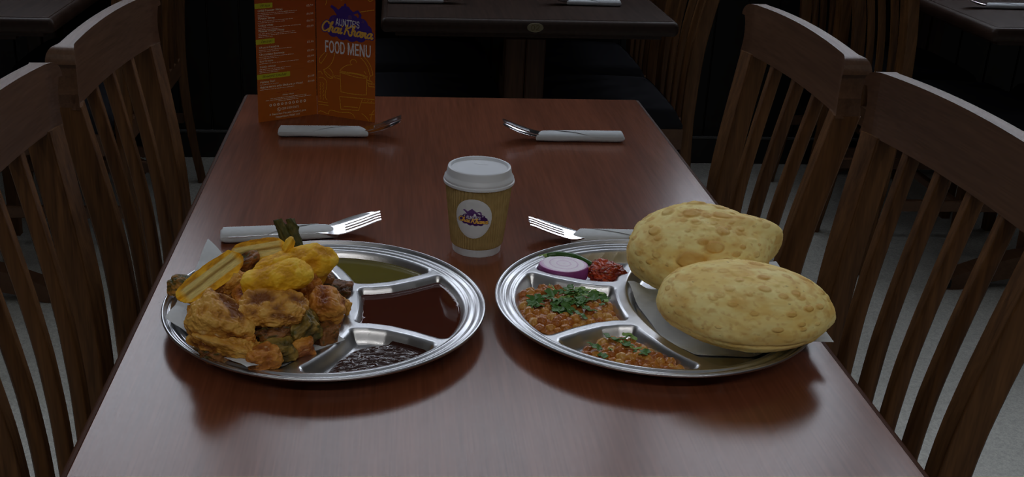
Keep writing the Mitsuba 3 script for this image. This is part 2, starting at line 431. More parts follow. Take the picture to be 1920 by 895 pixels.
# ------------------------------------------------------------------ steel compartment platters
R0 = .165
def sstep(a, b, x):
    t = np.clip((x - a) / (b - a), 0, 1)
    return t * t * (3 - 2 * t)
disc = Point(0, 0).buffer(146, quad_segs=64)
big = disc.intersection(Point(-168, 0).buffer(192, quad_segs=96)).buffer(-12).buffer(12)
rest = disc.difference(Point(-168, 0).buffer(201.5, quad_segs=96))
for s in (-1, 1):
    rest = rest.difference(LineString([(10, 49 * s), (28, 48 * s), (46, 48 * s), (66, 53 * s), (90, 65 * s), (112, 79 * s), (150, 103 * s)]).buffer(4.6))
COMP = {}
for g in rest.geoms:
    if g.area > 500:
        c = g.centroid
        COMP['mid' if abs(c.y) < 20 else ('top' if c.y > 0 else 'bot')] = g.buffer(-9).buffer(9)
COMP['big'] = big
ZT, DEP, WALL = 17.0, 14.3, 12.0
def plate_h(x, y):
    """height in mm of the platter's top face (large compartment towards -x)"""
    x, y = np.broadcast_arrays(np.asarray(x, float), np.asarray(y, float))
    r = np.hypot(x, y)
    h = np.full(x.shape, ZT)
    pts = shapely.points(x, y)
    for g in COMP.values():
        ins = shapely.contains(g, pts)
        sd = np.where(ins, shapely.distance(pts, g.exterior), 0)
        h = h - DEP * sstep(0, WALL, sd)
    rim = 1.6 * sstep(147, 150, r) - 1.4 * sstep(150.5, 154, r) + 1.6 * sstep(154, 157.5, r) - 1.0 * sstep(158, 160, r) + 3.4 * sstep(159.5, 163.5, r)
    return h + rim
rr = np.concatenate([np.linspace(0, 146, 118), np.linspace(146.6, 163.8, 34)])
na = 420
tt = np.linspace(0, 2 * np.pi, na, endpoint=False)
GX, GY = rr[1:, None] * np.cos(tt), rr[1:, None] * np.sin(tt)
GZ = plate_h(GX, GY)
top_r = np.stack([GX, GY, GZ], -1)
v = np.vstack([[[0, 0, plate_h(0., 0.)]], top_r.reshape(-1, 3)])
nr = len(rr) - 1
f = [[0, 1 + j, 1 + (j + 1) % na] for j in range(na)]
I, J = np.meshgrid(np.arange(nr - 1), np.arange(na), indexing='ij')
a_ = 1 + I * na + J; b_ = 1 + I * na + (J + 1) % na
f = np.vstack([f, np.stack([a_, a_ + na, b_ + na], -1).reshape(-1, 3), np.stack([a_, b_ + na, b_], -1).reshape(-1, 3)])
low = v.copy(); low[:, 2] -= 1.1
nV = len(v)
plate_mesh = trimesh.Trimesh(np.vstack([v, low]) / 1000, np.vstack([f, f[:, ::-1] + nV]), process=False)
tz = ZT + .3 + 3.4 + .6
rimring = trimesh.creation.torus(.1643, .0017, major_sections=180, minor_sections=14)
rimring.apply_translation([0, 0, (tz - 1.2) / 1000])
PL, PR = (-.1594, -.9035), (.1841, -.8935)
ZP = TOP + .0015 - .0012
ML = T().translate([PL[0], PL[1], ZP])
MR = T().translate([PR[0], PR[1], ZP]).rotate([0, 0, 1], 180)
body_d = ply(plate_mesh, 'steel_plate', True)
ring_d = ply(rimring, 'steel_plate', True)
for m, lab in ((ML, 'round steel compartment platter holding the fritters and three sauces'), (MR, 'round steel compartment platter holding the puffed breads and chickpea curries')):
    t = thing('platter', lab, 'plate')
    part(t, 'body', at(body_d, m))
    part(t, 'rolled_rim', at(ring_d, m))
def mpts(pts):  # photo-plane points of the right platter are kept in its own unrotated frame; turn them
    return [(-x, -y) for x, y in pts]

# ------------------------------------------------------------------ paper sheets lying in the platters
from scipy.ndimage import maximum_filter, gaussian_filter
def sheet(corners, lift, n=70, gap=.9, seed=0):
    """quad sheet (corners in mm, platter frame of the left platter) draped over the platter; lift(x, y) adds height"""
    c = np.array(corners, float)
    s = np.linspace(0, 1, n)
    S, Tt = np.meshgrid(s, s, indexing='ij')
    P = (1 - S)[..., None] * ((1 - Tt)[..., None] * c[0] + Tt[..., None] * c[3]) + S[..., None] * ((1 - Tt)[..., None] * c[1] + Tt[..., None] * c[2])
    X, Y = P[..., 0], P[..., 1]
    r = np.hypot(X, Y)
    k = np.minimum(1, 163 / np.maximum(r, 1))
    h = plate_h(X * k, Y * k)
    h = gaussian_filter(maximum_filter(h, 9), 2.5) + gap + lift(X, Y)
    h = np.maximum(h, plate_h(X * k, Y * k) + .5)
    V = np.stack([X, Y, h], -1).reshape(-1, 3)
    I, J = np.meshgrid(np.arange(n - 1), np.arange(n - 1), indexing='ij')
    a = I * n + J
    f = np.vstack([np.stack([a, a + n, a + n + 1], -1).reshape(-1, 3), np.stack([a, a + n + 1, a + 1], -1).reshape(-1, 3)])
    W = V.copy(); W[:, 2] -= .25
    N = len(V)
    ring = [i * n for i in range(n)] + [(n - 1) * n + j for j in range(1, n)] + [i * n + n - 1 for i in range(n - 2, -1, -1)] + [j for j in range(n - 2, 0, -1)]
    g = []
    for p, q in zip(ring, ring[1:] + ring[:1]):
        g += [[p, N + p, N + q], [p, N + q, q]]
    return fix(trimesh.Trimesh(np.vstack([V, W]) / 1000, np.vstack([f, f[:, ::-1] + N, g]), process=False))
def crumple(x, y, a=1.2, s=.03, seed=0):
    q = np.stack([x * s, y * s, 0 * x + seed], -1)
    return a * (np.abs(meshkit.noise(q, seed) - .5) * 4 - .6)
liftL = lambda x, y: 13 * sstep(60, 140, y - .5 * x - 60) + 3 * sstep(115, 160, np.hypot(x, y)) + crumple(x, y, 1.3)
single('paper_liner', at(ply(sheet([(-155, -48), (-62, -152), (24, -80), (-139, 124)], liftL), 'paper_white', 30), ML), 'white paper sheet under the fritters with one corner standing up over the platter rim', 'paper')
liftR = lambda x, y: 1.0 * sstep(120, 180, np.hypot(x, y)) + crumple(x, y, .9, .02, 3)
single('paper_liner', at(ply(sheet(mpts([(6, -92), (158, -100), (165, 100), (-15, 54)]), liftR), 'paper_white', 30), MR), 'white paper sheet under the puffed breads with a corner beyond the platter rim', 'paper')

# ------------------------------------------------------------------ sauces
def liquid(poly, z, seed=0, amp=0.0, thick=4.0, res=1.6, ridge=None):
    x0, y0, x1, y1 = poly.bounds
    gx, gy = np.meshgrid(np.arange(x0, x1 + res, res), np.arange(y0, y1 + res, res), indexing='ij')
    ins = shapely.contains(poly.buffer(-res * .6), shapely.points(gx, gy))
    pts = np.column_stack([gx[ins], gy[ins]])
    ex = poly.exterior
    bp = np.array([ex.interpolate(d).coords[0] for d in np.arange(0, ex.length, res)])
    allp = np.vstack([bp, pts])
    from scipy.spatial import Delaunay
    tri = Delaunay(allp).simplices
    cen = allp[tri].mean(1)
    tri = tri[shapely.contains(poly, shapely.points(cen))]
    sd = shapely.distance(shapely.points(allp), ex)
    zz = z(allp, sd) if callable(z) else np.full(len(allp), z)
    n = len(allp); nb = len(bp)
    zz = np.maximum(zz, plate_h(allp[:, 0], allp[:, 1]) + .15)      # stays on the metal
    under = np.minimum(plate_h(allp[:, 0], allp[:, 1]) + .04, zz - .05)   # the underside lies on the metal
    a, b, c = (allp[tri[:, k]] for k in range(3))
    ccw = ((b - a)[:, 0] * (c - a)[:, 1] - (b - a)[:, 1] * (c - a)[:, 0]) > 0
    tri = np.where(ccw[:, None], tri, tri[:, ::-1])
    v = np.vstack([np.column_stack([allp, zz]), np.column_stack([allp, under])])
    g = []
    for i in range(nb):
        j = (i + 1) % nb
        g += [[i, n + i, n + j], [i, n + j, j]]
    return trimesh.Trimesh(v / 1000, np.vstack([tri, tri[:, ::-1] + n, g]), process=False)
men = lambda base: (lambda p, sd: base + .5 * np.exp(-sd / 1.2))
single('green_chutney', at(ply(liquid(COMP['top'].buffer(-6.0), men(9.0), thick=2), 'chutney_green', True), ML), 'smooth olive green chutney filling the back compartment of the fritter platter', 'sauce')
single('red_chutney', at(ply(liquid(COMP['mid'].buffer(-5.6), men(9.6), thick=2), 'chutney_red', True), ML), 'clear dark red tamarind chutney filling the middle compartment of the fritter platter', 'sauce')
def thick_z(p, sd):
    q = np.column_stack([p[:, 0] * .035 + p[:, 1] * .02, p[:, 1] * .19 - p[:, 0] * .045, 0 * p[:, 0]])
    w = np.abs(meshkit.noise(q + meshkit.noise(q * 2.2, 4)[:, None] * .8, 5) - .5) * 2
    fine = meshkit.fbm(np.column_stack([p * .25, 0 * p[:, 0]]), 3, 9)
    return 6.2 + np.clip(sd / 8, 0, 1) * (2.2 * (1 - w) ** 2 + 1.6 * fine) - 1.4 * np.exp(-sd / 3)
bs = Polygon([(6, -139), (20, -100), (33, -82), (48, -73), (75, -68), (92, -76), (108, -97), (92, -116), (60, -131), (30, -139)]).buffer(-4).buffer(6)
bs = bs.intersection(COMP['bot'].buffer(-6.3))
single('brown_chutney', at(ply(liquid(bs, thick_z, thick=3.2, res=1.0), 'chutney_brown', True), ML), 'thick glossy dark brown chutney with streaked surface in the front compartment of the fritter platter', 'sauce')

# ------------------------------------------------------------------ fritters
ICO = {k: trimesh.creation.icosphere(subdivisions=k) for k in (2, 3, 4, 5, 6)}
PAL = {'brown': ((.19, .060, .010), (.55, .25, .034), (.66, .37, .075)), 'orange': ((.19, .046, .008), (.46, .160, .020), (.60, .27, .045)),
       'yellow': ((.55, .25, .010), (.80, .43, .016), (.86, .55, .05)), 'curl': ((.5, .26, .01), (.80, .46, .03), (.86, .55, .05)), 'cut': ((.50, .22, .010), (.80, .42, .016), (.86, .52, .04)),
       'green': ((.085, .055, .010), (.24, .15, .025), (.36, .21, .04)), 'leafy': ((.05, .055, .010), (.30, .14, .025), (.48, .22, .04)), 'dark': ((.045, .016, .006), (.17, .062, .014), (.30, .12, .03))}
def mixc(a, b, t): return np.asarray(a) * (1 - t)[:, None] + np.asarray(b) * t[:, None]
def fritter(kind, size, seed):
    s = np.array(size) / 1000 * .80
    base = ICO[6 if max(size) > 30 else 5]
    d = np.array(base.vertices)
    off = seed * 7.31
    e = .66 if kind in ('brown', 'orange', 'green', 'dark') else (1.05 if kind == 'yellow' else .92)
    p = np.sign(d) * np.abs(d) ** e
    p /= np.max(np.abs(p), axis=1, keepdims=True) ** .30
    lowf = meshkit.noise(d * 1.25 + off, seed) - .5
    q = p * s
    midf = meshkit.fbm(q * 85 + off + 5, 2, seed + 3) - .5
    finef = meshkit.fbm(q * 330 + off + 9, 3, seed + 6) - .5
    ridged = np.abs(meshkit.noise(q * 120 + off + 2, seed + 11) - .5) * 2
    lo, mi_, fi = {'yellow': (.30, .0050, .0016), 'curl': (.5, .003, .001), 'cut': (.30, .004, .0012)}.get(kind, (.50, .0062, .0040))
    dn = d / s; dn /= np.linalg.norm(dn, axis=1, keepdims=True)
    p = p * (1 + lo * lowf)[:, None] + dn * (mi_ * midf + fi * finef + (.0013 * (ridged - .35) if kind not in ('yellow', 'cut', 'curl') else 0))[:, None] / s
    c0, c1, c2 = PAL[kind]
    t = np.clip(.5 + 2.2 * midf + 1.0 * lowf + .8 * finef, 0, 1)
    col = mixc(c0, c1, np.clip(t * 1.6, 0, 1))
    col = mixc(col, c2, np.clip(t * 2.2 - 1.2, 0, 1)) if False else col * (1 - np.clip(t * 2.2 - 1.25, 0, 1))[:, None] + np.asarray(c2) * np.clip(t * 2.2 - 1.25, 0, 1)[:, None]
    if kind in ('green', 'leafy', 'dark'):
        g = np.clip(meshkit.noise(d * 5 + off, seed + 21) * 3 - (1.7 if kind != 'leafy' else 1.4), 0, 1)
        col = col * (1 - .8 * g)[:, None] + np.array([.035, .05, .010]) * (.8 * g)[:, None]
    if kind in ('brown', 'orange'):   # pale flour dust
        g = np.clip(meshkit.fbm(d * 8 + off + 40, 2, seed + 31) * 5 - 3.2, 0, 1) * np.clip(meshkit.noise(d * 2 + off, seed + 33) * 3 - 1.2, 0, 1)
        col = col * (1 - .55 * g)[:, None] + np.array([.62, .45, .24]) * (.55 * g)[:, None]
    if kind == 'cut':
        # flat cut face towards -y of the local frame, with pale layers along the length
        cut = p[:, 1] < -.18
        depth = -p[:, 1] - .18
        lay = p[:, 2] / .9
        groove = .16 * np.exp(-(lay / .14) ** 2) + .06 * (meshkit.fbm(np.column_stack([p[:, 0] * 5, p[:, 2] * 9, 0 * lay]), 3, seed) - .5)
        p[cut, 1] = (-.18 + groove + .05 * np.clip(np.abs(lay) - .5, 0, 1))[cut]
        inside = np.clip((1 - np.maximum(np.abs(lay) / .62, np.abs(p[:, 0]) / .93)) * 6, 0, 1) * cut
        pale = np.array([.74, .60, .22])[None] * (.75 + .4 * meshkit.fbm(np.column_stack([p[:, 0] * 6, p[:, 2] * 16, 0 * lay]), 3, seed + 2))[:, None]
        brown = np.exp(-((lay - .08 + .1 * meshkit.noise(np.column_stack([p[:, 0] * 3, 0 * lay, 0 * lay]), 3)) / .10) ** 2)
        pale = pale * (1 - .7 * brown)[:, None] + np.array([.26, .13, .03]) * (.7 * brown)[:, None]
        col = col * (1 - inside)[:, None] + pale * inside[:, None]
    return trimesh.Trimesh(p * s, base.faces, process=False), np.clip(col, .003, .9)
FRITTERS = [
    ('cut', (-0.2695, -0.9385, 0.813), (47, 19, 17), (0.064, 0.05, 0.036), (0.25, -0.65, 0.7), 'yellow fritter cut lengthwise with a pale striped filling, at the left edge of the heap'),
    ('cut', (-0.2296, -0.8842, 0.818), (36, 22, 17), (0.9, 0.15, 0.12), (0.0, -0.8, 0.6), 'yellow fritter with pale cut face lying on top at the back of the heap'),
    ('yellow', (-0.2021, -0.9606, 0.820), (44, 23, 19), (0.85, 0.12, 0.24), (0, -0.2, 1), 'smooth bright yellow fritter lying in the middle of the heap top'),
    ('yellow', (-0.1900, -0.9120, 0.814), (52, 22, 20), (0.9, 0.15, 0.22), (0, -0.2, 1), 'long bright yellow fritter behind the smooth yellow one'),
    ('yellow', (-0.1712, -0.9033, 0.806), (22, 21, 19), (0.5, 0.2, 0.6), (0, -0.5, 0.8), 'yellow fritter end hanging down the right side of the heap'),
    ('curl', (-0.1959, -0.9006, 0.832), (12, 6, 5), (0.3, 0.2, 0.5), (0, 0, 1), 'small curled yellow crumb beside the dark green stalks'),
    ('brown', (-0.2505, -1.0053, 0.797), (35, 27, 24), (0.7, 0.1, -0.45), (0.2, -0.4, 0.9), 'large golden brown fritter chunk at the front left of the heap'),
    ('brown', (-0.2042, -0.9884, 0.799), (38, 24, 20), (0.95, 0.05, -0.08), (0, -0.4, 0.9), 'wide golden brown fritter chunk in the centre of the heap front'),
    ('orange', (-0.1571, -0.9586, 0.792), (21, 20, 20), (0.6, 0.2, -0.5), (0.2, -0.3, 0.9), 'orange brown fritter with crisp ridges on the right of the heap'),
    ('brown', (-0.1404, -0.925, 0.776), (9, 11, 11), (0.2, 0.2, 0.8), (1, 0, 0), 'small brown fritter at the far right by the steel ridge'),
    ('green', (-0.1800, -0.9907, 0.783), (26, 24, 20), (0.7, 0.3, 0.5), (0, -0.4, 0.9), 'olive green leafy fritter at the lower right of the heap'),
    ('brown', (-0.2444, -1.0208, 0.78), (44, 14, 14), (0.95, -0.1, -0.28), (0, -0.3, 1), 'long thin yellow brown fritter slice at the bottom left of the heap'),
    ('orange', (-0.2087, -1.0345, 0.774), (18, 14, 12), (0.9, 0.2, 0.1), (0, 0, 1), 'small orange fritter lump lowest at the front of the heap'),
    ('green', (-0.1977, -1.0211, 0.775), (20, 15, 13), (0.9, 0.3, 0.1), (0, 0, 1), 'dark green fritter lump beside the small orange lump'),
    ('leafy', (-0.3089, -0.8864, 0.782), (19, 14, 11), (0.8, -0.3, 0.1), (0, 0, 1), 'small fritter with green herb flecks over the left plate rim'),
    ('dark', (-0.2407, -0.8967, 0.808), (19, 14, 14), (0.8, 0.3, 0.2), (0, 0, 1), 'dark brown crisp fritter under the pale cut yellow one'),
    ('brown', (-0.2488, -0.9285, 0.8), (17, 16, 16), (0.6, 0.3, 0.4), (0, 0, 1), 'small round brown fritter between the left yellow slice and the centre'),
    ('orange', (-0.2329, -0.9486, 0.8), (17, 16, 14), (0.6, 0.3, 0.4), (0, 0, 1), 'reddish brown fritter above the large left chunk'),
    ('orange', (-0.1866, -0.9436, 0.798), (19, 16, 15), (0.6, 0.3, 0.4), (0, 0, 1), 'reddish brown fritter below the bright yellow ones'),
    ('dark', (-0.1677, -0.8929, 0.79), (17, 13, 12), (0.8, 0.1, -0.3), (0, 0, 1), 'dark brown fritter under the hanging yellow end'),
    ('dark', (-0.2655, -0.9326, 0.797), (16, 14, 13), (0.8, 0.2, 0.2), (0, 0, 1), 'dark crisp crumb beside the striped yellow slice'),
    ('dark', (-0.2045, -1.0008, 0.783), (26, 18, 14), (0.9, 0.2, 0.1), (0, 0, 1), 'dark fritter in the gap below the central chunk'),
    ('dark', (-0.1566, -0.9828, 0.773), (16, 15, 12), (0.8, 0.4, 0.1), (0, 0, 1), 'dark brown fritter at the lower right edge by the steel ridge'),
    ('orange', (-0.2303, -1.0132, 0.782), (17, 13, 12), (0.8, 0.2, 0.1), (0, 0, 1), 'small orange brown fritter above the long thin slice'),
    ('dark', (-0.1468, -0.8677, 0.768), (15, 20, 9), (0.3, 0.9, 0), (0, 0, 1), 'dark crisp spinach crumb in the corner behind the right fritters'),
    ('brown', (-0.2725, -0.9918, 0.786), (17, 14, 16), (0.3, 0.2, -0.8), (1, 0, 0), 'narrow brown fritter at the left below the striped yellow slice'),
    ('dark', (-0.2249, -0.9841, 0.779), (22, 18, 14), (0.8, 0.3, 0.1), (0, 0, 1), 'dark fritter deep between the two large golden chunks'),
    ('orange', (-0.1756, -1.01, 0.772), (16, 13, 11), (0.8, 0.3, 0.1), (0, 0, 1), 'low brown crumb below the olive green fritter'),
    ('orange', (-0.1725, -0.9336, 0.797), (18, 15, 15), (0.7, 0.4, 0.3), (0, 0, 1), 'crisp orange fritter right of the centre under the yellow pieces'),
    ('dark', (-0.2300, -0.9550, 0.785), (24, 20, 17), (0.8, 0.3, 0.1), (0, 0, 1), 'dark crisp fritter hidden deep in the middle of the heap'),
    ('brown', (-0.2120, -0.9150, 0.790), (22, 20, 18), (0.5, 0.6, 0.1), (0, 0, 1), 'brown fritter carrying the yellow ones in the middle of the heap'),
    ('orange', (-0.2600, -0.9050, 0.790), (20, 18, 16), (0.3, 0.8, 0.2), (0, 0, 1), 'orange brown fritter under the left yellow slice, towards the back'),
    ('dark', (-0.1850, -0.9650, 0.778), (24, 18, 14), (0.6, 0.5, 0.1), (0, 0, 1), 'dark fritter low in the heap right of the central chunk'),
    ('brown', (-0.2700, -0.9550, 0.782), (22, 20, 16), (0.5, 0.5, 0.1), (0, 0, 1), 'brown fritter low on the left below the striped yellow slice'),
    ('brown', (-0.1880, -0.8850, 0.785), (20, 18, 17), (0.5, 0.5, 0.1), (0, 0, 1), 'brown fritter low at the back under the long yellow one'),
    ('dark', (-0.2300, -0.8700, 0.788), (22, 18, 18), (0.9, 0.1, 0.1), (0, 0, 1), 'dark fritter low at the back under the pale cut yellow one'),
    ('orange', (-0.1500, -0.9480, 0.772), (14, 13, 11), (0.4, 0.7, 0.1), (0, 0, 1), 'small orange crumb at the right by the steel ridge'),
    ('dark', (-0.2540, -1.0180, 0.773), (20, 15, 10), (0.9, 0.1, 0.1), (0, 0, 1), 'flat dark crumb under the long thin slice at the front'),
]
for i, (kind, pos, size, ax_, up_, lab) in enumerate(FRITTERS):
    m, col = fritter(kind, size, 11 + i)
    a = np.array(ax_, float); a /= np.linalg.norm(a)
    u = np.array(up_, float)
    if kind == 'cut': u = np.cross(u / np.linalg.norm(u), a)
    u -= a * (u @ a); u /= np.linalg.norm(u)
    R = np.eye(4); R[:3, 0] = a; R[:3, 1] = np.cross(u, a); R[:3, 2] = u; R[:3, 3] = pos
    m.apply_transform(R)
    single('fritter', ply(m, 'food_oily' if kind not in ('yellow', 'cut') else 'food_dry', True, color=col), lab, 'fritter')
def stalk(pts, rads, seed):
    m = tube(np.array(pts), rads, 14)
    m = m.subdivide().subdivide()
    n = m.vertex_normals
    k = meshkit.fbm(m.vertices * 340, 3, seed) - .5
    k2 = np.clip(meshkit.noise(m.vertices * 170, seed + 4) * 3 - 1.6, 0, 1)
    m.vertices = m.vertices + n * (k * .0062 + k2 * .0030)[:, None]
    col = mixc((.028, .034, .008), (.11, .095, .025), np.clip(.5 + k * 2, 0, 1))
    return m, mixc(col * 1.0, (.20, .15, .06), k2 * .6) if False else col * (1 - .6 * k2)[:, None] + np.array([.22, .16, .06]) * (.6 * k2)[:, None]
t = thing('herb_stalk', 'dark green battered herb stalks standing up at the back of the fritter heap', 'fritter')
for j, (pts, rads) in enumerate([(
        [(-.1905, -.868, .797), (-.197, -.858, .808), (-.2055, -.848, .824), (-.2115, -.842, .8375)], (.0062, .0068, .0062, .0050)),
        ([(-.1865, -.868, .797), (-.1895, -.860, .810), (-.1960, -.848, .825), (-.2000, -.842, .8375)], (.0062, .0066, .0064, .0054))]):
    m, col = stalk(pts, rads, 70 + j)
    part(t, 'stalk', ply(m, 'food_dry', True, color=col))

# ------------------------------------------------------------------ puffed breads
def puri(size, seed, bubbles, tip):
    d = np.array(ICO[6].vertices)
    th = np.arctan2(d[:, 1], d[:, 0])
    rho = np.sqrt(d[:, 0] ** 2 + d[:, 1] ** 2)
    r_out = 1 + .05 * np.cos(2 * th + seed) + .045 * (meshkit.noise(np.column_stack([np.cos(th), np.sin(th), 0 * th]) * 1.8 + seed, seed) - .5)
    for (ang, amt, wid) in tip:
        dd = np.angle(np.exp(1j * (th - ang)))
        r_out = r_out + amt * np.exp(-(dd / wid) ** 2)
    sgn = np.sign(d[:, 2])
    zz = sgn * np.abs(d[:, 2]) ** .92
    low = meshkit.noise(d * 2.1 + seed, seed) - .5
    mid = meshkit.fbm(d * 6 + seed, 3, seed + 1) - .5
    fine = meshkit.fbm(d * 22 + seed, 3, seed + 2) - .5
    # seam bulge below the middle
    qm = d * np.array(size) / 1000
    skin = .0011 * (meshkit.fbm(qm * 55 + seed, 2, seed + 41) - .5) + .0007 * (meshkit.fbm(qm * 210 + seed, 2, seed + 42) - .5) + .0009 * np.clip(meshkit.noise(qm * 150 + 5, seed + 40) * 4 - 2.7, 0, 1)
    bump = .05 * low + skin / np.linalg.norm(qm, axis=1)
    crease = np.exp(-((d[:, 2] + .22 + .10 * (meshkit.noise(np.column_stack([th * 1.5, 0 * th, 0 * th]) + seed, 8) - .5)) / .05) ** 2)
    bump = bump - .022 * crease
    col = mixc((.84, .62, .20), (.92, .78, .33), np.clip(.5 + 2.2 * mid + low, 0, 1))
    tan = np.clip(meshkit.fbm(d * 4.2 + seed + 30, 3, seed + 5) * 4.6 - 2.3, 0, 1)
    tan = np.maximum(tan * .55, .5 * np.clip(1 - np.abs(d[:, 2] + .12) / .3, 0, 1) * np.clip(meshkit.noise(d * 3 + 9, seed + 9) * 2 - .5, 0, 1))
    speck = np.clip(meshkit.fbm(d * np.array(size) / 1000 * 230 + 3, 2, seed + 12) * 5 - 2.9, 0, 1)
    col = col * (1 - tan)[:, None] + np.array([.68, .38, .08]) * tan[:, None]
    col = col * (1 - .45 * speck)[:, None] + np.array([.56, .28, .05]) * (.45 * speck)[:, None]
    dots = np.clip(meshkit.noise(d * 17 + 13, seed + 17) * 9 - 8.2, 0, 1)
    col = col * (1 - dots)[:, None] + np.array([.12, .07, .02]) * dots[:, None]
    for (lon, lat, br, ht, dark) in bubbles:
        c = np.array([np.cos(np.radians(lat)) * np.cos(np.radians(lon)), np.cos(np.radians(lat)) * np.sin(np.radians(lon)), np.sin(np.radians(lat))])
        a = np.arccos(np.clip(d @ c, -1, 1)) / br
        a = a * (1 + .22 * (meshkit.noise(d * 9 + seed, seed + 19) - .5))
        w = 1 - sstep(.75, 1.05, a)
        bump = bump + ht * (w * (1 - .25 * np.clip(a, 0, 1) ** 2)) - .3 * ht * np.exp(-((a - 1.1) / .13) ** 2)
        tone = np.clip(w * (.45 + .4 * meshkit.noise(d * 14, seed + 23)) + .55 * np.exp(-((a - .95) / .16) ** 2), 0, 1) * dark
        col = col * (1 - tone)[:, None] + np.array([.57, .285, .045]) * tone[:, None]
    p = np.column_stack([d[:, 0] * r_out, d[:, 1] * r_out, zz]) * (1 + bump)[:, None]
    return trimesh.Trimesh(p * np.array(size) / 1000, ICO[6].faces, process=False), np.clip(col, .01, .92)
def rnd_bubbles(n, seed, lat0=0):
    g = np.random.default_rng(seed)
    return [(g.uniform(-180, 180), g.uniform(lat0, 85), g.uniform(.03, .075), g.uniform(.006, .016), g.uniform(.3, .8)) for _ in range(n)]
Rx = lambda a: trimesh.transformations.rotation_matrix(np.radians(a), [1, 0, 0])
Ry = lambda a: trimesh.transformations.rotation_matrix(np.radians(a), [0, 1, 0])
Rz = lambda a: trimesh.transformations.rotation_matrix(np.radians(a), [0, 0, 1])
Tr = trimesh.transformations.translation_matrix
m, col = puri((82, 69, 39), 3, [(-120, 38, .20, .030, .9), (-95, 55, .12, .024, .9), (-60, 70, .10, .02, .8), (-110, 62, .07, .018, .8), (-75, 42, .06, .016, .9), (-62, 46, .05, .016, .9), (-88, 36, .08, .018, .9), (-125, 20, .07, .016, .7), (-55, 30, .07, .015, .6), (100, 75, .13, .024, .8), (20, 70, .12, .02, .7), (45, 55, .10, .03, .5), (120, 55, .11, .035, .5), (75, 50, .13, .035, .5), (170, 50, .10, .03, .5)] + rnd_bubbles(60, 5), [(-.05, .26, .26), (3.0, .05, .4)])
m.apply_transform(Tr([.2480, -.826, .800]) @ Rz(12) @ Rx(12) @ Ry(-6))
single('puffed_bread', ply(m, 'food_dry', True, color=col), 'golden puffed bread with many blisters, the one behind with a pointed right tip', 'bread')
m, col = puri((83, 69, 34.5), 8, [(-52, 34, .07, .022, 1.0), (-40, 30, .065, .022, 1.0), (-70, 33, .065, .02, .8), (-66, 18, .05, .015, .6), (-140, 45, .06, .014, .5), (60, 62, .10, .02, .7), (20, 60, .06, .014, .6), (-20, 25, .05, .02, .8), (-16, 34, .06, .014, .5)] + rnd_bubbles(46, 9), [(-.05, .03, .5), (3.3, .03, .6)])
m.apply_transform(Tr([.2580, -.965, .8000]) @ Rz(3) @ Rx(4) @ Ry(-1))
single('puffed_bread', ply(m, 'food_dry', True, color=col), 'smooth pale yellow puffed bread lying in front at the table edge side', 'bread')

# ------------------------------------------------------------------ chickpea curries
def inpoly(poly, n, mind, seed):
    g = np.random.default_rng(seed)
    x0, y0, x1, y1 = poly.bounds
    out = []
    for _ in range(6000):
        q = np.array([g.uniform(x0, x1), g.uniform(y0, y1)])
        if poly.contains(Point(q)) and all(np.hypot(*(q - o)) > mind for o in out):
            out.append(q)
            if len(out) >= n: break
    return out
PEA = []
for j, (c1, c2) in enumerate([((.48, .185, .028), (.32, .095, .014)), ((.54, .25, .042), (.40, .14, .022)), ((.42, .135, .020), (.26, .068, .012)), ((.58, .32, .07), (.44, .18, .035))]):
    d = np.array(ICO[3].vertices)
    k = 1 - .16 * np.exp(-((d[:, 0] / .16) ** 2)) * np.clip(d[:, 2] * 1.5, 0, 1) + .12 * np.exp(-((d[:, 1] - 1) ** 2 + d[:, 0] ** 2) / .12) + .22 * (meshkit.noise(d * 2.3 + j * 9, j) - .5) + .10 * (meshkit.fbm(d * 6 + j * 9, 2, j) - .5)
    col = mixc(c2, c1, np.clip(meshkit.fbm(d * 3 + j * 5, 3, j) * 2 - .4, 0, 1))
    PEA.append(ply(trimesh.Trimesh(d * k[:, None] * .0053, ICO[3].faces, process=False), 'food_wet', True, color=col))
def curry(poly, hmax, which, n, seed, group, frame):
    def z(p, sd):
        q = np.column_stack([p * .12, 0 * p[:, 0] + seed])
        return 7.0 + hmax * .85 * np.clip(sd / 16, 0, 1) ** .7 + 2.6 * (meshkit.fbm(q, 3, seed) - .5) + 1.6 * (meshkit.fbm(q * 4, 2, seed + 2) - .5)
    m = liquid(poly, z, thick=3, res=1.3)
    col = mixc((.24, .058, .010), (.46, .165, .028), np.clip(meshkit.fbm(m.vertices * 190, 3, seed) * 2.6 - .8, 0, 1))
    single('curry_gravy', at(ply(m, 'food_wet', True, color=col), frame), 'red brown spiced gravy of the %s chickpea curry' % which, 'curry')
    g = np.random.default_rng(seed)
    pts = np.array(inpoly(poly.buffer(-3.5), n, 7.6, seed))
    zz = z(pts, shapely.distance(shapely.points(pts), poly.exterior))
    for q, h in zip(pts, zz):
        s = g.uniform(.86, 1.18)
        mt = frame @ T().translate([q[0] / 1000, q[1] / 1000, max(h + g.uniform(-4.2, -.6), float(plate_h(q[0], q[1])) + 5.6 * s) / 1000]).rotate([0, 0, 1], g.uniform(0, 360)).rotate([1, 0, 0], g.uniform(0, 360)).scale(s)
        single('chickpea', at(PEA[g.integers(0, 4)], mt), 'orange brown cooked chickpea in the %s curry' % which, 'chickpea', group)
    return z
C1 = Polygon(mpts([(-143, 10), (-134, 40), (-112, 54), (-80, 50), (-55, 38), (-38, 18), (-30, -10), (-31, -30), (-52, -46), (-80, -58), (-110, -66), (-132, -44)])).buffer(-3).buffer(3)
C2 = Polygon(mpts([(-100, -106), (-84, -88), (-58, -72), (-38, -70), (-14, -84), (2, -106), (6, -136), (-30, -141), (-66, -128)])).buffer(-3).buffer(3)
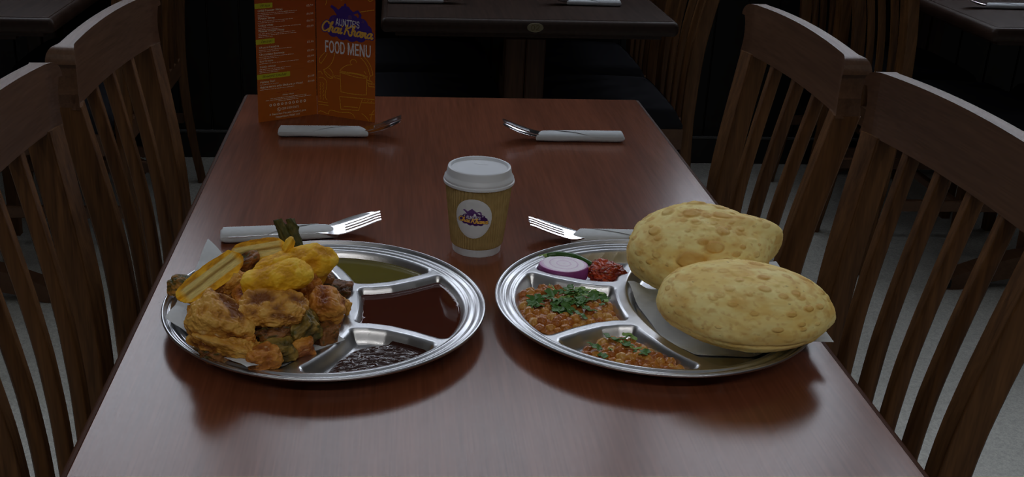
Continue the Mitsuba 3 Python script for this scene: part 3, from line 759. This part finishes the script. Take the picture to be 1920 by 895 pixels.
C1 = C1.intersection(COMP['mid'].buffer(-6.8)); C2 = C2.intersection(COMP['bot'].buffer(-6.8) if COMP['bot'].buffer(-6.8).intersects(C2) else COMP['top'].buffer(-6.8))
z1 = curry(C1, 7.5, 'middle', 86, 21, 'chickpeas in the middle compartment', MR)
z2 = curry(C2, 7.0, 'front', 66, 22, 'chickpeas in the front compartment', MR)
# chopped coriander
def leaf_mesh(kind, seed):
    g = np.random.default_rng(seed)
    if kind == 0:      # lobed leaf piece
        a = np.linspace(0, 2 * np.pi, 40, endpoint=False)
        r = .0052 * (1 + .28 * np.sin(3 * a + g.uniform(0, 6)) + .16 * np.sin(7 * a + g.uniform(0, 6)) + .2 * np.cos(a))
        poly = Polygon(np.column_stack([r * np.cos(a) * 1.35, r * np.sin(a) * .85]))
    else:              # chopped strip
        l, w = g.uniform(.007, .012), g.uniform(.0014, .0024)
        poly = LineString([(-l / 2, 0), (0, g.uniform(-.002, .002)), (l / 2, 0)]).buffer(w)
    m = prism(poly, .0004)
    m = m.subdivide_to_size(.0022)
    v = m.vertices.copy()
    v[:, 2] += 22 * v[:, 0] ** 2 * g.uniform(-1, 1) + 40 * v[:, 1] ** 2 * g.uniform(.2, 1) + .0006 * np.sin(v[:, 0] * 900)
    m.vertices = v
    return m
LEAF = [ply(leaf_mesh(k % 2, 40 + k), 'leaf_green' if k not in (3, 5) else 'leaf_pale', True) for k in range(8)]
def leaves(pts, zf, poly, frame, label, group, seed):
    g = np.random.default_rng(seed)
    for x, y in pts:
        x, y = -x, -y
        h = float(zf(np.array([[x, y]]), np.array([poly.exterior.distance(Point(x, y))]))[0])
        m = frame @ T().translate([x / 1000, y / 1000, (h + 4.6 + g.uniform(0, 2.5)) / 1000]).rotate([0, 0, 1], g.uniform(0, 360)).rotate([1, 0, 0], g.uniform(-28, 28)).rotate([0, 1, 0], g.uniform(-22, 22)).scale(g.uniform(.85, 1.35))
        single('coriander_leaf', at(LEAF[g.integers(0, 8)], m), label, 'herb', group)
g = np.random.default_rng(3)
lp1 = [(-85 + g.normal(0, 19), 6 + g.normal(0, 15) - .25 * 0) for _ in range(44)] + [(-52, 22), (-60, 26), (-48, 12), (-92, -18), (-70, -20), (-100, 30)]
leaves([q for q in lp1 if C1.buffer(-6).contains(Point(-q[0], -q[1]))], z1, C1, MR, 'chopped green coriander piece scattered on the middle curry', 'coriander on the middle curry', 5)
lp2 = [(-58, -84), (-52, -92), (-48, -88), (-44, -98), (-38, -104), (-34, -112), (-88, -104), (-82, -112), (-78, -102), (-72, -114), (-86, -118 + 8), (-40, -84), (-64, -106), (-20, -92), (-24, -88), (-76, -120)]
leaves([q for q in lp2 if C2.buffer(-3).contains(Point(-q[0], -q[1]))], z2, C2, MR, 'chopped green coriander piece scattered on the front curry', 'coriander on the front curry', 6)

# ------------------------------------------------------------------ onion, chilli, pickle
def fr(x, y, z): return (PR[0] + x / 1000, PR[1] + y / 1000, z)
a = np.linspace(0, 2 * np.pi, 72, endpoint=False)
on = Polygon(np.column_stack([28 * np.cos(a) * (1 + .05 * np.sin(a * 2)), 21 * np.sin(a) + 2 * np.cos(a)]))
t = thing('onion_slice', 'thick slice of red onion with purple skin and white inside', 'onion')
ox, oy, orot = -81, 90, -22
om = T().translate([PR[0] + ox / 1000, PR[1] + oy / 1000, TOP + .0072]).rotate([0, 0, 1], orot).rotate([1, 0, 0], 6).scale([1, .92, 1.3])
prof_o = [(0, -.002, .90), (0, .0005, .97), (0, .005, 1.0), (0, .0095, .99), (0, .0113, .965)]
ex = np.array(on.exterior.coords)[:-1] / 1000
rings = [np.column_stack([ex * k, np.full(len(ex), z)]) for _, z, k in prof_o]
scene['onion_skin'] = principled((.26, .055, .22), .3, .5)
def onion_fn(p, n, uv):
    c = mi.Point3f(p.x - (PR[0] + ox / 1000), p.y - (PR[1] + oy / 1000), 0)
    ca, sa = math.cos(math.radians(orot)), math.sin(math.radians(orot))
    u = (c.x * ca + c.y * sa) / .028; v_ = (-c.x * sa + c.y * ca) / .021
    r = dr.sqrt(u * u + v_ * v_)
    w = dr.power(.5 + .5 * dr.cos(r * 22), 8)
    return mix(mix((.70, .62, .72), (.45, .22, .45), w * .7), (.42, .12, .38), smoothstep(.84, .95, r))
scene['onion_flesh'] = principled(proc(onion_fn), .25, .5)
part(t, 'skin', at(ply(fix(loft(rings)), 'onion_skin', 40), om))
fl = [np.column_stack([ex * k, np.full(len(ex), z)]) for z, k in ((.0108, .945), (.0118, .935))]
part(t, 'flesh', at(ply(fix(loft(fl)), 'onion_flesh', 40), om))
s = np.linspace(0, 1, 26)
cp = np.column_stack([np.interp(s, [0, .3, .65, 1], [-116, -86, -64, -44]), np.interp(s, [0, .3, .65, 1], [120, 124, 115, 97]), 0 * s])
cp = np.array([fr(x, y, TOP + .0165 + .003 * math.sin(3 * u)) for (x, y, _), u in zip(cp, s)])
t = thing('green_chilli', 'slim dark green chilli lying behind the onion slice', 'chilli')
part(t, 'pod', ply(tube(cp[5:], np.interp(s[5:], [.2, .35, .7, .95, 1], [.0030, .0043, .0045, .0028, .0009]), 14), 'chili_green', True))
part(t, 'stem', ply(tube(cp[:7], np.interp(s[:7], [0, .1, .22], [.0016, .0013, .0030]), 10), 'leaf_pale', True))
d = np.array(ICO[5].vertices)
k = 1 + .5 * (meshkit.fbm(d * 2.4 + 3, 3, 4) - .5) + .35 * (meshkit.fbm(d * 7, 3, 5) - .5)
col = mixc((.16, .010, .004), (.48, .055, .010), np.clip(meshkit.fbm(d * 5, 3, 8) * 3 - 1, 0, 1))
sd_ = np.clip(meshkit.noise(d * 11, 12) * 7 - 5.6, 0, 1)
col = col * (1 - sd_)[:, None] + np.array([.60, .30, .05]) * sd_[:, None]
m = trimesh.Trimesh(d * k[:, None] * [.021, .019, .013], ICO[5].faces, process=False); m.apply_translation(fr(-33, 86, TOP + .013))
single('red_pickle', ply(m, 'food_wet', True, color=col), 'heap of oily bright red chilli pickle beside the onion slice', 'pickle')

# ------------------------------------------------------------------ lettering and emblem (flat print, in mm-free units: emblem spans 0..100 x 0..60)
def text_poly_mesh(txt, h, sx=1.0, depth=.00012, bold=False):
    m = meshkit.text_mesh(txt, h, depth, bold)
    m.apply_scale([sx, 1, 1])
    return m
SCRIPT = {   # strokes of a slanted brush hand, unit height 1, (strokes, advance)
    'C': ([[(.62, .82), (.55, .97), (.38, 1.0), (.18, .82), (.06, .5), (.10, .16), (.28, .0), (.50, .08), (.66, .26)]], .70),
    'h': ([[(.0, .0), (.10, .5), (.20, 1.0), (.26, 1.05), (.22, .8), (.10, .3), (.06, .0)], [(.09, .25), (.22, .5), (.34, .52), (.36, .38), (.33, .12), (.42, .02), (.54, .16)]], .50),
    'a': ([[(.44, .44), (.30, .53), (.12, .42), (.06, .18), (.14, .02), (.28, .08), (.42, .32), (.47, .50)], [(.45, .46), (.40, .14), (.47, .01), (.58, .14)]], .53),
    'i': ([[(.06, .14), (.14, .50), (.09, .14), (.15, .01), (.27, .12)], [(.20, .74), (.21, .77)]], .25),
    'K': ([[(.16, .96), (.12, .5), (.04, .0)], [(.62, 1.0), (.40, .72), (.14, .50), (.34, .40), (.46, .10), (.62, -.06), (.74, .06)]], .66),
    'n': ([[(.04, .5), (.10, .48), (.05, .02)], [(.08, .25), (.22, .49), (.34, .50), (.36, .36), (.33, .12), (.40, .01), (.52, .14)]], .50),
    ' ': ([], .22)}
def smooth_line(p, n=8):
    p = np.array(p, float)
    if len(p) < 3: return p
    from scipy.interpolate import CubicSpline
    t = np.concatenate([[0], np.cumsum(np.linalg.norm(np.diff(p, axis=0), axis=1))])
    q = np.linspace(0, t[-1], n * len(p))
    return np.column_stack([CubicSpline(t, p[:, k])(q) for k in (0, 1)])
def script_poly(txt, w, slant=.12):
    x, gs = 0, []
    for ch in txt:
        st, adv = SCRIPT[ch]
        for s in st:
            q = smooth_line(s)
            q = np.column_stack([q[:, 0] + slant * q[:, 1] + x, q[:, 1]])
            gs.append(LineString(q).buffer(w, quad_segs=4))
        x += adv
    return unary_union(gs), x
def emblem():
    """list of (material, polygon, layer): 100 wide, centred on 0"""
    L = []
    blob = []
    for cx, cy, r in [(-36, -2, 9), (-24, 6, 12), (-8, 9, 13), (10, 9, 13), (27, 5, 12), (38, -3, 9), (-28, -9, 11), (-10, -12, 12), (8, -13, 12), (25, -13, 11), (40, -9, 6)]:
        blob.append(Point(cx, cy).buffer(r))
    blob = unary_union(blob).buffer(3).buffer(-3)
    L.append(('dark', blob, 1))
    pot = unary_union([affinity.scale(Point(-4, 25).buffer(1), 17, 14).intersection(sbox(-40, 14, 40, 60)), affinity.scale(Point(-4, 37).buffer(1), 9, 4.5), Point(-4, 43).buffer(2.4),
                       Polygon([(-18, 22), (-27, 33), (-33, 37), (-30, 41), (-22, 37), (-14, 30)]), LineString([(11, 30), (20, 34), (25, 28), (22, 19), (12, 16)]).buffer(2.2)])
    pot = affinity.translate(pot, 0, -6)
    L.append(('pot', pot, 1))
    L.append(('shine', unary_union([affinity.scale(Point(5, 16).buffer(1), 4, 5)]), 2))
    sp, w = script_poly('Chai Khana', .085)
    sp = affinity.affine_transform(sp, [98 / w, 0, 0, 17, -50, -13.5])
    sp = affinity.rotate(sp, -3.5, origin=(0, 0))
    L.append(('script_edge', sp.buffer(1.3), 2))
    L.append(('script', sp, 3))
    for sx in (-28, 30):
        L.append(('shine', unary_union([LineString([(sx - 2.6, 10), (sx + 2.6, 14)]).buffer(.7), LineString([(sx - 1, 15), (sx + 1, 9.5)]).buffer(.7)]), 2))
    return L
EMB = emblem()
def emb_text():
    m = meshkit.text_mesh("AUNTIE'S", 11.5, .1, True)
    b = m.bounds
    m.apply_translation([-(b[0][0] + b[1][0]) / 2, 0, 0])
    m.apply_scale([46 / (b[1][0] - b[0][0]), 1.0, 1])
    m.apply_transform(Rz(-2))
    m.apply_translation([0, 0.5, 0])
    return m
def emblem_meshes(width, eps):
    """[(role, mesh with z = height above the surface)]"""
    s = width / 100
    out = {}
    for role, poly, lay in EMB:
        m = prism(poly.simplify(.25), eps * .6)
        m.apply_scale([s, s, 1])
        m.apply_translation([0, 0, eps * lay])
        out.setdefault(role, []).append(m)
    m = emb_text(); m.apply_scale([s, s, eps * 6]); m.apply_translation([0, 0, eps * 3 - m.bounds[0][2]])
    out['white'] = [m]
    return [(k, cat(*v)) for k, v in out.items()]

# ------------------------------------------------------------------ paper cup
CX, CY = .0114, -.7073
CUP = T().translate([CX, CY, TOP])
t = thing('paper_cup', 'brown ribbed paper coffee cup with white lid and round white logo sticker', 'cup')
HB = .0930
rc = lambda z: .0288 + (.0392 - .0288) * z / HB
part(t, 'wall', at(ply(lathe([(.0001, .004), (.0262, .004), (.0274, .0005), (.0286, 0), (rc(.001), .001), (rc(.02), .02), (rc(.09), .09), (.0385, .0925), (.0375, .0915), (.0275, .006), (.0001, .006)], 96), 'cup_white', 40), CUP))
nz, nt = 64, 900
zz = np.linspace(.0098, .0905, nz)
tt2 = np.linspace(0, 2 * np.pi, nt, endpoint=False)
A, Z = np.meshgrid(tt2, zz)
seam = np.angle(np.exp(1j * (A - np.radians(-93))))
wave = np.sin(64 * (np.abs(seam) + .26 * np.clip((Z - .01) / .08, 0, 1) ** 1.6 * np.exp(-np.abs(seam) / .9) + .05 * np.sin(3 * seam)))
rad_ = rc(Z) + .0010 + .0006 * wave
taper = np.minimum(1, np.minimum((Z - .0098) / .0012, (.0905 - Z) / .0012))
rad_ = rc(Z) + .0002 + (rad_ - rc(Z) - .0002) * np.clip(taper, 0.2, 1)
part(t, 'sleeve', at(ply(fix(loft(np.stack([rad_ * np.cos(A), rad_ * np.sin(A), Z], -1), caps=False)), 'kraft', True), CUP))
lid = [(.0405, .0862), (.0419, .0866), (.0424, .0880), (.0421, .0898), (.0412, .0905), (.0414, .0920), (.0411, .0938), (.0392, .0962), (.0384, .0985), (.0376, .1040), (.0370, .1056), (.0356, .1063), (.0341, .1058), (.0336, .1040), (.0330, .1028), (.0120, .1022), (.0001, .1022)]
lidm = lathe([(.0395, .0868)] + lid, 128)
part(t, 'lid', at(ply(fix(lidm), 'lid_white', 35), CUP))
m = fix(loft([[[.0095 * np.cos(a_) * k, .0025 * np.sin(a_) * k, z] for a_ in np.linspace(0, 2 * np.pi, 24, endpoint=False)] for z, k in ((.1018, 1.0), (.1026, .95), (.1028, .8))]))
part(t, 'lid_tab', at(ply(m, 'lid_white', 40), CUP @ T().translate([.004, .016, 0]).rotate([0, 0, 1], -12)))
ST_A, ST_Z, ST_R = math.radians(-90 - 12.5), .0515, .0212
def to_cup(m, off, subdiv=None):
    """maps flat (x right, y up, z out) onto the cup's wall at the sticker's place"""
    v = np.array(m.vertices)
    z = ST_Z + v[:, 1]
    r = rc(z) + .0022 + off + v[:, 2]
    th = ST_A + v[:, 0] / rc(ST_Z)
    return trimesh.Trimesh(np.column_stack([r * np.cos(th), r * np.sin(th), z]), m.faces, process=False)
rg = np.linspace(0, ST_R, 12)
ta = np.linspace(0, 2 * np.pi, 64, endpoint=False)
fl = loft([np.column_stack([q * np.cos(ta), 1.20 * q * np.sin(ta), 0 * ta + (0 if q < ST_R * .999 else -.0004)]) for q in np.append(rg[1:], ST_R)], caps=False)
fl = cat(fl, trimesh.Trimesh(np.vstack([[[0, 0, 0]], np.column_stack([rg[1] * np.cos(ta), 1.20 * rg[1] * np.sin(ta), 0 * ta])]), [[0, 1 + j, 1 + (j + 1) % 64] for j in range(64)], process=False))
stk = part(t, 'sticker', at(ply(to_cup(fix(fl), 0), 'sticker_white', True), CUP), 'round white sticker with a purple teapot emblem')
PRN = {'dark': 'print_purple', 'pot': 'print_violet', 'shine': 'print_white', 'script_edge': 'print_purple', 'script': 'print_yellow', 'white': 'print_white'}
for role, m in emblem_meshes(.0345, .00006):
    m = m.subdivide_to_size(.0015)
    part(stk, {'dark': 'emblem_ground', 'pot': 'emblem_teapot', 'shine': 'emblem_sparkle', 'script_edge': 'lettering_outline', 'script': 'lettering', 'white': 'lettering'}[role], at(ply(to_cup(m, .00008), PRN[role]), CUP))

# ------------------------------------------------------------------ menu card
mL, mF, mR = np.array([-.31073, -.17834]), np.array([-.21791, -.12249]), np.array([-.12028, -.16933])
MH = .2095
t = thing('menu_card', 'orange folded menu card standing at the back left of the laid table', 'menu')
def panel_frame(A, B):
    d = (B - A) / np.linalg.norm(B - A)
    n = np.array([d[1], -d[0]])       # towards the viewer
    F = np.eye(4)
    F[:3, 0] = [d[0], d[1], 0]; F[:3, 1] = [0, 0, 1]; F[:3, 2] = [n[0], n[1], 0]
    F[:3, 3] = [A[0], A[1], TOP]
    return F
FL_, FR_ = panel_frame(mL, mF), panel_frame(mF, mR)
def put(parent, name, meshes, F, mat, label=None):
    m = cat(*meshes) if isinstance(meshes, (list, tuple)) else meshes
    m = m.copy(); m.apply_transform(F)
    return part(parent, name, ply(m, mat), label)
def mm_text(txt, x, y, h, sx=1.0, bold=False, rot=0, w=None):
    m = meshkit.text_mesh(txt, h, .08, bold)
    if w is not None:
        sx = w / (m.bounds[1][0] - m.bounds[0][0])
    m.apply_scale([sx, 1, 1])
    if rot: m.apply_transform(Rz(rot))
    m.apply_translation([x, y, .1])
    m.apply_scale([.001, .001, .001])
    return m
def mm_bar(x0, x1, y, h):
    m = prism(sbox(x0, y, x1, y + h), .08); m.apply_translation([0, 0, .1]); m.apply_scale(.001); return m
def mm_poly(p, lay=.1):
    m = prism(p, .08); m.apply_translation([0, 0, lay]); m.apply_scale(.001); return m
W_ = 108.3
p = slab(0, W_ / 1000, 0, MH, -.0004, 0, .0001)
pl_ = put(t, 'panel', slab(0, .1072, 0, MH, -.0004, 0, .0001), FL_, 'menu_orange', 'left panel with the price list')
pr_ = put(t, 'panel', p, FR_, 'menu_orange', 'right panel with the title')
g = np.random.default_rng(12)
W, B, tags, script = [], [], [], []
def item(txt, y, lines, h=3.0, bold=True, wid=None):
    W.append(mm_text(txt, 5, y, h, .82, True, w=wid))
    for k, l in enumerate(lines):
        x = 4.6
        while x < l:
            e = min(l, x + g.uniform(3, 8)); B.append(mm_bar(x, e, y - 3.1 - 2.7 * k, .75)); x = e + .9
for y, w, txt in ((186, 31, 'Wraps'), (128.6, 33, 'Dessert'), (71.4, 59, 'Weekend Specials')):
    tags.append(mm_poly(sbox(-.0, y, w, y + 8.2).buffer(-1).buffer(1)))
    s_ = mm_text(txt, 0, 0, 3.9, .8, False, w=min(w - 14, 42))
    v = s_.vertices.copy(); v[:, 0] += .28 * v[:, 1]; s_.vertices = v
    s_.apply_translation([.009, (y + 2.4) / 1000, .0001]); script.append(s_)
item('Chilli Paneer Wrap', 181.0, (74, 70, 24), wid=43); item('Potato Wrap', 168.5, (66, 52), wid=29); item('Crispy Wrap', 157.5, (80, 40), wid=26); item('Paneer Finger Wrap', 148.2, (70, 72, 30), wid=45)
item('Choco Paratha', 121.8, (63, 40), wid=35); item('Chocolate Samosa', 110.5, (66, 39), wid=44); item('Ice Cream', 99.6, (75,), wid=24); item('Gulab Jamun', 90.4, (60, 49, 38), wid=28)
item('Halwa Puri', 65.0, (38,), h=3.2, wid=26); item('Rajma serve with Bhature or Poori', 56.4, (66,), h=3.2, wid=76)
for y, pr in ((183, '£5.99'), (169.5, '£4.99'), (158.3, '£4.99'), (149.2, '£3.99'), (123.4, '£3.99'), (109.2, '£3.99'), (99.6, '£3.99'), (90.6, '£3.99'), (66, '£4.99'), (57.2, '£6.99')):
    W.append(mm_text(pr, 91, y, 3.0, .85, True, w=12))
W.append(mm_text('Allergy Advice', 44, 40.6, 1.9, 1, True, w=21))
for y, x0, x1 in ((36.7, 22, 88), (34.2, 14, 97), (31.6, 36, 73)):
    x = x0
    while x < x1:
        e = min(x1, x + g.uniform(4, 9)); B.append(mm_bar(x, e, y, .9)); x = e + .9
for k in range(10):
    c = Point(22.4 + 6.92 * k, 26.4).buffer(2.3)
    W.append(mm_poly(c.difference(sbox(22.4 + 6.92 * k - .7, 25.2, 22.4 + 6.92 * k + .7, 27.6))))
W.append(mm_poly(Point(37.3, 17.6).buffer(3.3).difference(Point(37.3, 17.6).buffer(2.5))))
W.append(mm_poly(LineString([(36, 19), (36.2, 17.3), (37.6, 16.1), (39, 16)]).buffer(.55)))
W.append(mm_text('020 4050 0475', 42, 16.4, 3.6, 1, True, w=31))
W.append(mm_text('4 Beaulieu Parade Green Lane', 19.5, 9.0, 3.0, 1, True, w=67)); W.append(mm_text('Dagenham RM8 1RT', 30.5, 3.6, 3.0, 1, True, w=45))
for q in W: put(pl_, 'lettering', q, FL_, 'print_cream')
labels[put(pl_, 'fine_print', B, FL_, 'print_cream')] = {'kind': 'stuff', 'label': 'rows of fine print too small to read'}
for q in tags: put(pl_, 'heading_band', q, FL_, 'print_lime')
for q in script: put(pl_, 'heading', q, FL_, 'print_dark')
put(pl_, 'divider', [mm_poly(sbox(34, 46.2, 74, 46.6)), mm_poly(Point(54, 46.4).buffer(1))], FL_, 'print_red')
put(pr_, 'lettering', mm_text('FOOD', 15.2, 108.6, 19, 1, True, w=36.5), FR_, 'print_white')
put(pr_, 'lettering', mm_text('MENU', 57, 108.6, 19, 1, True, w=42), FR_, 'print_white')
def ln(pts, w=.62, sm=True):
    return LineString(smooth_line(pts) if sm and len(pts) > 2 else pts).buffer(w, quad_segs=3)
D = [ln([(43.8, 77), (45, 44.5)], sm=False), ln([(45, 44.5), (60, 43.5), (80, 43.8), (92.6, 44.9)]), ln([(92.6, 44.9), (93.3, 74)], sm=False),
     ln([(43, 77), (60, 74.5), (80, 72.5), (93.4, 73.5)]), ln([(43, 77), (60, 77.5), (80, 77), (93.4, 73.5)]), ln([(43, 79.5), (60, 79), (80, 78.4), (94, 76)]),
     ln([(44.5, 81), (52, 88), (58, 91), (64, 92)]), ln([(88, 84), (92, 80)]), ln([(66, 93), (63, 97), (66, 101), (73, 100), (75, 97)]),
     ln([(43, 66), (34, 67), (33, 70), (43, 71)], sm=False), ln([(94, 66), (102, 64), (103, 68), (94, 70)], sm=False), ln([(107.5, 60), (97, 60), (96, 64), (107.5, 65)], sm=False),
     ln([(42.7, 36), (107.5, 39)], sm=False), ln([(42.7, 36), (44.7, 14.2)], sm=False), ln([(44.7, 14.2), (78, 16.7)], sm=False), ln([(78, 16.7), (85, 37.5)], sm=False), ln([(50, 20), (76, 21.6)], sm=False),
     ln([(85, 31), (107.5, 33)], sm=False), ln([(3.5, 63), (12, 64), (16.5, 61), (18, 50), (19.2, 27)]), ln([(2, 22.6), (19.5, 22.0)], sm=False), ln([(2, 17.6), (20.5, 18)], sm=False),
     ln([(2, 4), (8, 6.5), (14, 4.5), (21, 3.8)]), ln([(21.5, 3), (23, 9), (40, 9), (66, 9), (71, 3)]), ln([(84, 12), (92, 7), (97, 1)]), ln([(107, 21), (102, 12), (101, 2)]), ln([(98, 12), (107, 14)], sm=False),
     ln([(34, 108), (24, 86), (13, 78)]), ln([(13, 78), (20, 72), (30, 66)]), ln([(13, 78), (16, 71), (24, 65), (30, 66)]), ln([(20, 106), (14, 96), (8, 88)]), ln([(8, 88), (5, 92), (12, 104), (15, 107)]), ln([(30, 66), (30, 74), (22, 82)]),
     ln([(82, 106), (92, 96), (98, 82)]), ln([(88, 108), (101, 92), (104, 80)]), ln([(98, 82), (101, 78), (104, 80)]), ln([(100, 78), (98, 72), (103, 68)]),
     ln([(3, 73), (8, 74), (10, 70)]), ln([(12, 208), (20, 197), (18, 186)]), ln([(44, 208), (48, 196)]), ln([(80, 180), (106, 186)], sm=False), ln([(92, 206), (99, 199), (106, 207)]), ln([(60, 207), (58, 199)], sm=False)]
for i in range(5):
    for j in range(2): D.append(ln([(5 + 5.4 * j, 56 - 6 * i), (7 + 5.4 * j, 53 - 6 * i), (5.4 + 5.4 * j, 51 - 6 * i)], .45))
for i in range(3): D.append(ln([(88 + 6.5 * i, 34.4), (90 + 6.5 * i, 36.4)], .5, False))
DU = unary_union(D).intersection(sbox(.5, 0, 107.8, 208))
for q in getattr(DU, 'geoms', [DU]):
    put(pr_, 'line_drawing', mm_poly(q), FR_, 'print_gold')
for role, m in emblem_meshes(.095, .00008):
    m.apply_translation([.0580, .1540, .0002])
    put(pr_, {'dark': 'emblem_ground', 'pot': 'emblem_teapot', 'shine': 'emblem_sparkle', 'script_edge': 'lettering_outline', 'script': 'lettering', 'white': 'lettering'}[role], m, FR_,
        {'dark': 'print_blue', 'pot': 'print_blue', 'shine': 'print_violet', 'script_edge': 'print_blue', 'script': 'print_yellow', 'white': 'print_white'}[role])

# ------------------------------------------------------------------ cutlery rolled in napkins (local: x along, head at +x, resting plane z = 0)
def bent(poly, th, zf, size=.0035):
    m = prism(poly, th).subdivide_to_size(size)
    v = m.vertices.copy(); v[:, 2] += zf(v[:, 0], v[:, 1]); m.vertices = v
    return fix(m)
def rise(x):   # head curve: neck low, then rising to the tips
    return np.interp(x, [0, .03, .09, .125, .14, .155, .175, .19, .203], [.0055, .0055, .0055, .0050, .0052, .0075, .0145, .0205, .0265])
def rise_s(x): return (rise(x - .006) + rise(x) * 2 + rise(x + .006)) / 4
hdl = [(.020, .008), (.030, .0080), (.06, .0055), (.10, .0036), (.128, .0032)]
forkp = Polygon([(x, w) for x, w in hdl] + [(.138, .0060), (.150, .0112), (.160, .0118), (.204, .0108)] + [(.204, -.0108), (.160, -.0118), (.150, -.0112), (.138, -.0060)] + [(x, -w) for x, w in hdl[::-1]])
for yy in (-.0058, 0, .0058):
    forkp = forkp.difference(LineString([(.162, yy), (.21, yy * .97)]).buffer(.00155, cap_style='round'))
fork_d = ply(bent(forkp.buffer(-.0004).buffer(.0004), .0014, lambda x, y: rise_s(x) + .0035), 'steel_cutlery', 25)
bowl = affinity.translate(affinity.scale(Point(0, 0).buffer(1, quad_segs=20), .033, .0185), .170, 0)
spoonp = unary_union([Polygon([(x, w) for x, w in hdl] + [(.142, .006), (.142, -.006)] + [(x, -w) for x, w in hdl[::-1]]), bowl]).buffer(.003).buffer(-.003)
def spoon_z(x, y):
    e = np.clip(1 - ((x - .168) / .033) ** 2 - (y / .0185) ** 2, 0, 1)
    return rise_s(x) * .78 + .0012 - .0042 * e ** .8 + .0022
spoon_d = ply(bent(spoonp, .0012, spoon_z), 'steel_cutlery', 30)
# rolled napkin: a flattened roll open towards the cutlery, a folded flap over it
def napkin_mesh(seed):
    xs = np.array([-.014, -.0125, -.008, 0, .03, .06, .09, .110, .119, .122])
    rings = []
    a = np.linspace(0, 2 * np.pi, 36, endpoint=False)
    for i, x in enumerate(xs):
        k = [.35, .72, .93, 1, 1, .99, 1, 1.02, 1.0, .96][i]
        y = .0150 * np.sign(np.cos(a)) * np.abs(np.cos(a)) ** .75 * (1 if i > 1 else .97)
        z = .0068 * np.sign(np.sin(a)) * np.abs(np.sin(a)) ** .8 * k
        slant = np.where(np.full(36, i >= 7), -.017 * (i - 6) / 3 * (y / .015 * .5 + .5) + .006 * (i - 6) / 3, 0)
        w = (meshkit.noise(np.column_stack([np.full(36, x * 60), np.cos(a) * 1.6, np.sin(a) * 1.6]) + seed, seed) - .5) * .0016
        rings.append(np.column_stack([x + slant, y + w, np.maximum(z + .0070 + w * .8, .0004)]))
    # turn the open end inwards so that it reads as a hollow roll
    for k, x in ((.88, .1195), (.84, .085)):
        last = rings[len(xs) - 1]
        c = last.mean(0)
        q = c + (last - c) * [1, k, k]; q[:, 0] += (x - .122)
        rings.append(q)
    return fix(loft(rings))
def flap_mesh():
    pts = [(-.010, .0135), (.070, .0140), (.106, .0120), (.040, -.0148), (-.012, -.0150)]
    m = prism(Polygon(pts), .0006).subdivide_to_size(.006)
    v = m.vertices.copy()
    v[:, 2] += .0070 + .0071 * np.clip(1 - (np.abs(v[:, 1]) / .0156) ** 2.6, 0, 1) ** .6 + .0004
    m.vertices = v
    return fix(m)
nap_d = [ply(napkin_mesh(k), 'paper_white', 35) for k in range(2)]
flap_d = ply(flap_mesh(), 'paper_white', 40)
def cutlery(tail, ang, z, where, i, mirror=False, fy=.0030, roll=0):
    m = T().translate([tail[0], tail[1], z]).rotate([0, 0, 1], ang).translate([.014, 0, 0])
    if mirror: m = m @ T().scale([1, -1, 1])
    n = thing('napkin_roll', 'white paper napkin rolled round cutlery, ' + where, 'napkin')
    part(n, 'roll', at(nap_d[i % 2], m)); part(n, 'flap', at(flap_d, m))
    single('fork', at(fork_d, m @ T().translate([-.024, fy, .0015]).rotate([0, 0, 1], -1.5).rotate([1, 0, 0], roll)), 'steel fork on top of the spoon, ' + where, 'fork')
    single('spoon', at(spoon_d, m @ T().translate([-.024, -.6 * fy, 0]).rotate([0, 0, 1], 1.5)), 'steel spoon under the fork, ' + where, 'spoon')
cutlery((-.2715, -.2485), 1.0, TOP, 'in front of the menu card', 0)
cutlery((.2770, -.2545), 180.5, TOP, 'at the far right of the laid table', 1, True)
cutlery((-.2990, -.6900), 7.5, TOP, 'behind the fritter platter', 1, False, -.0055, 10)
cutlery((.2700, -.6860), 178.5, TOP, 'behind the puffed bread platter', 0, True, -.004, 9)
cutlery((-.105, .935), 2.0, TOP, 'on the left of the table numbered 02', 0)
cutlery((.500, .945), 178.0, TOP, 'on the right of the table numbered 02', 1, True)
cutlery((1.640, 1.005), 178.0, TOP, 'on the left of the far right table', 0, True)
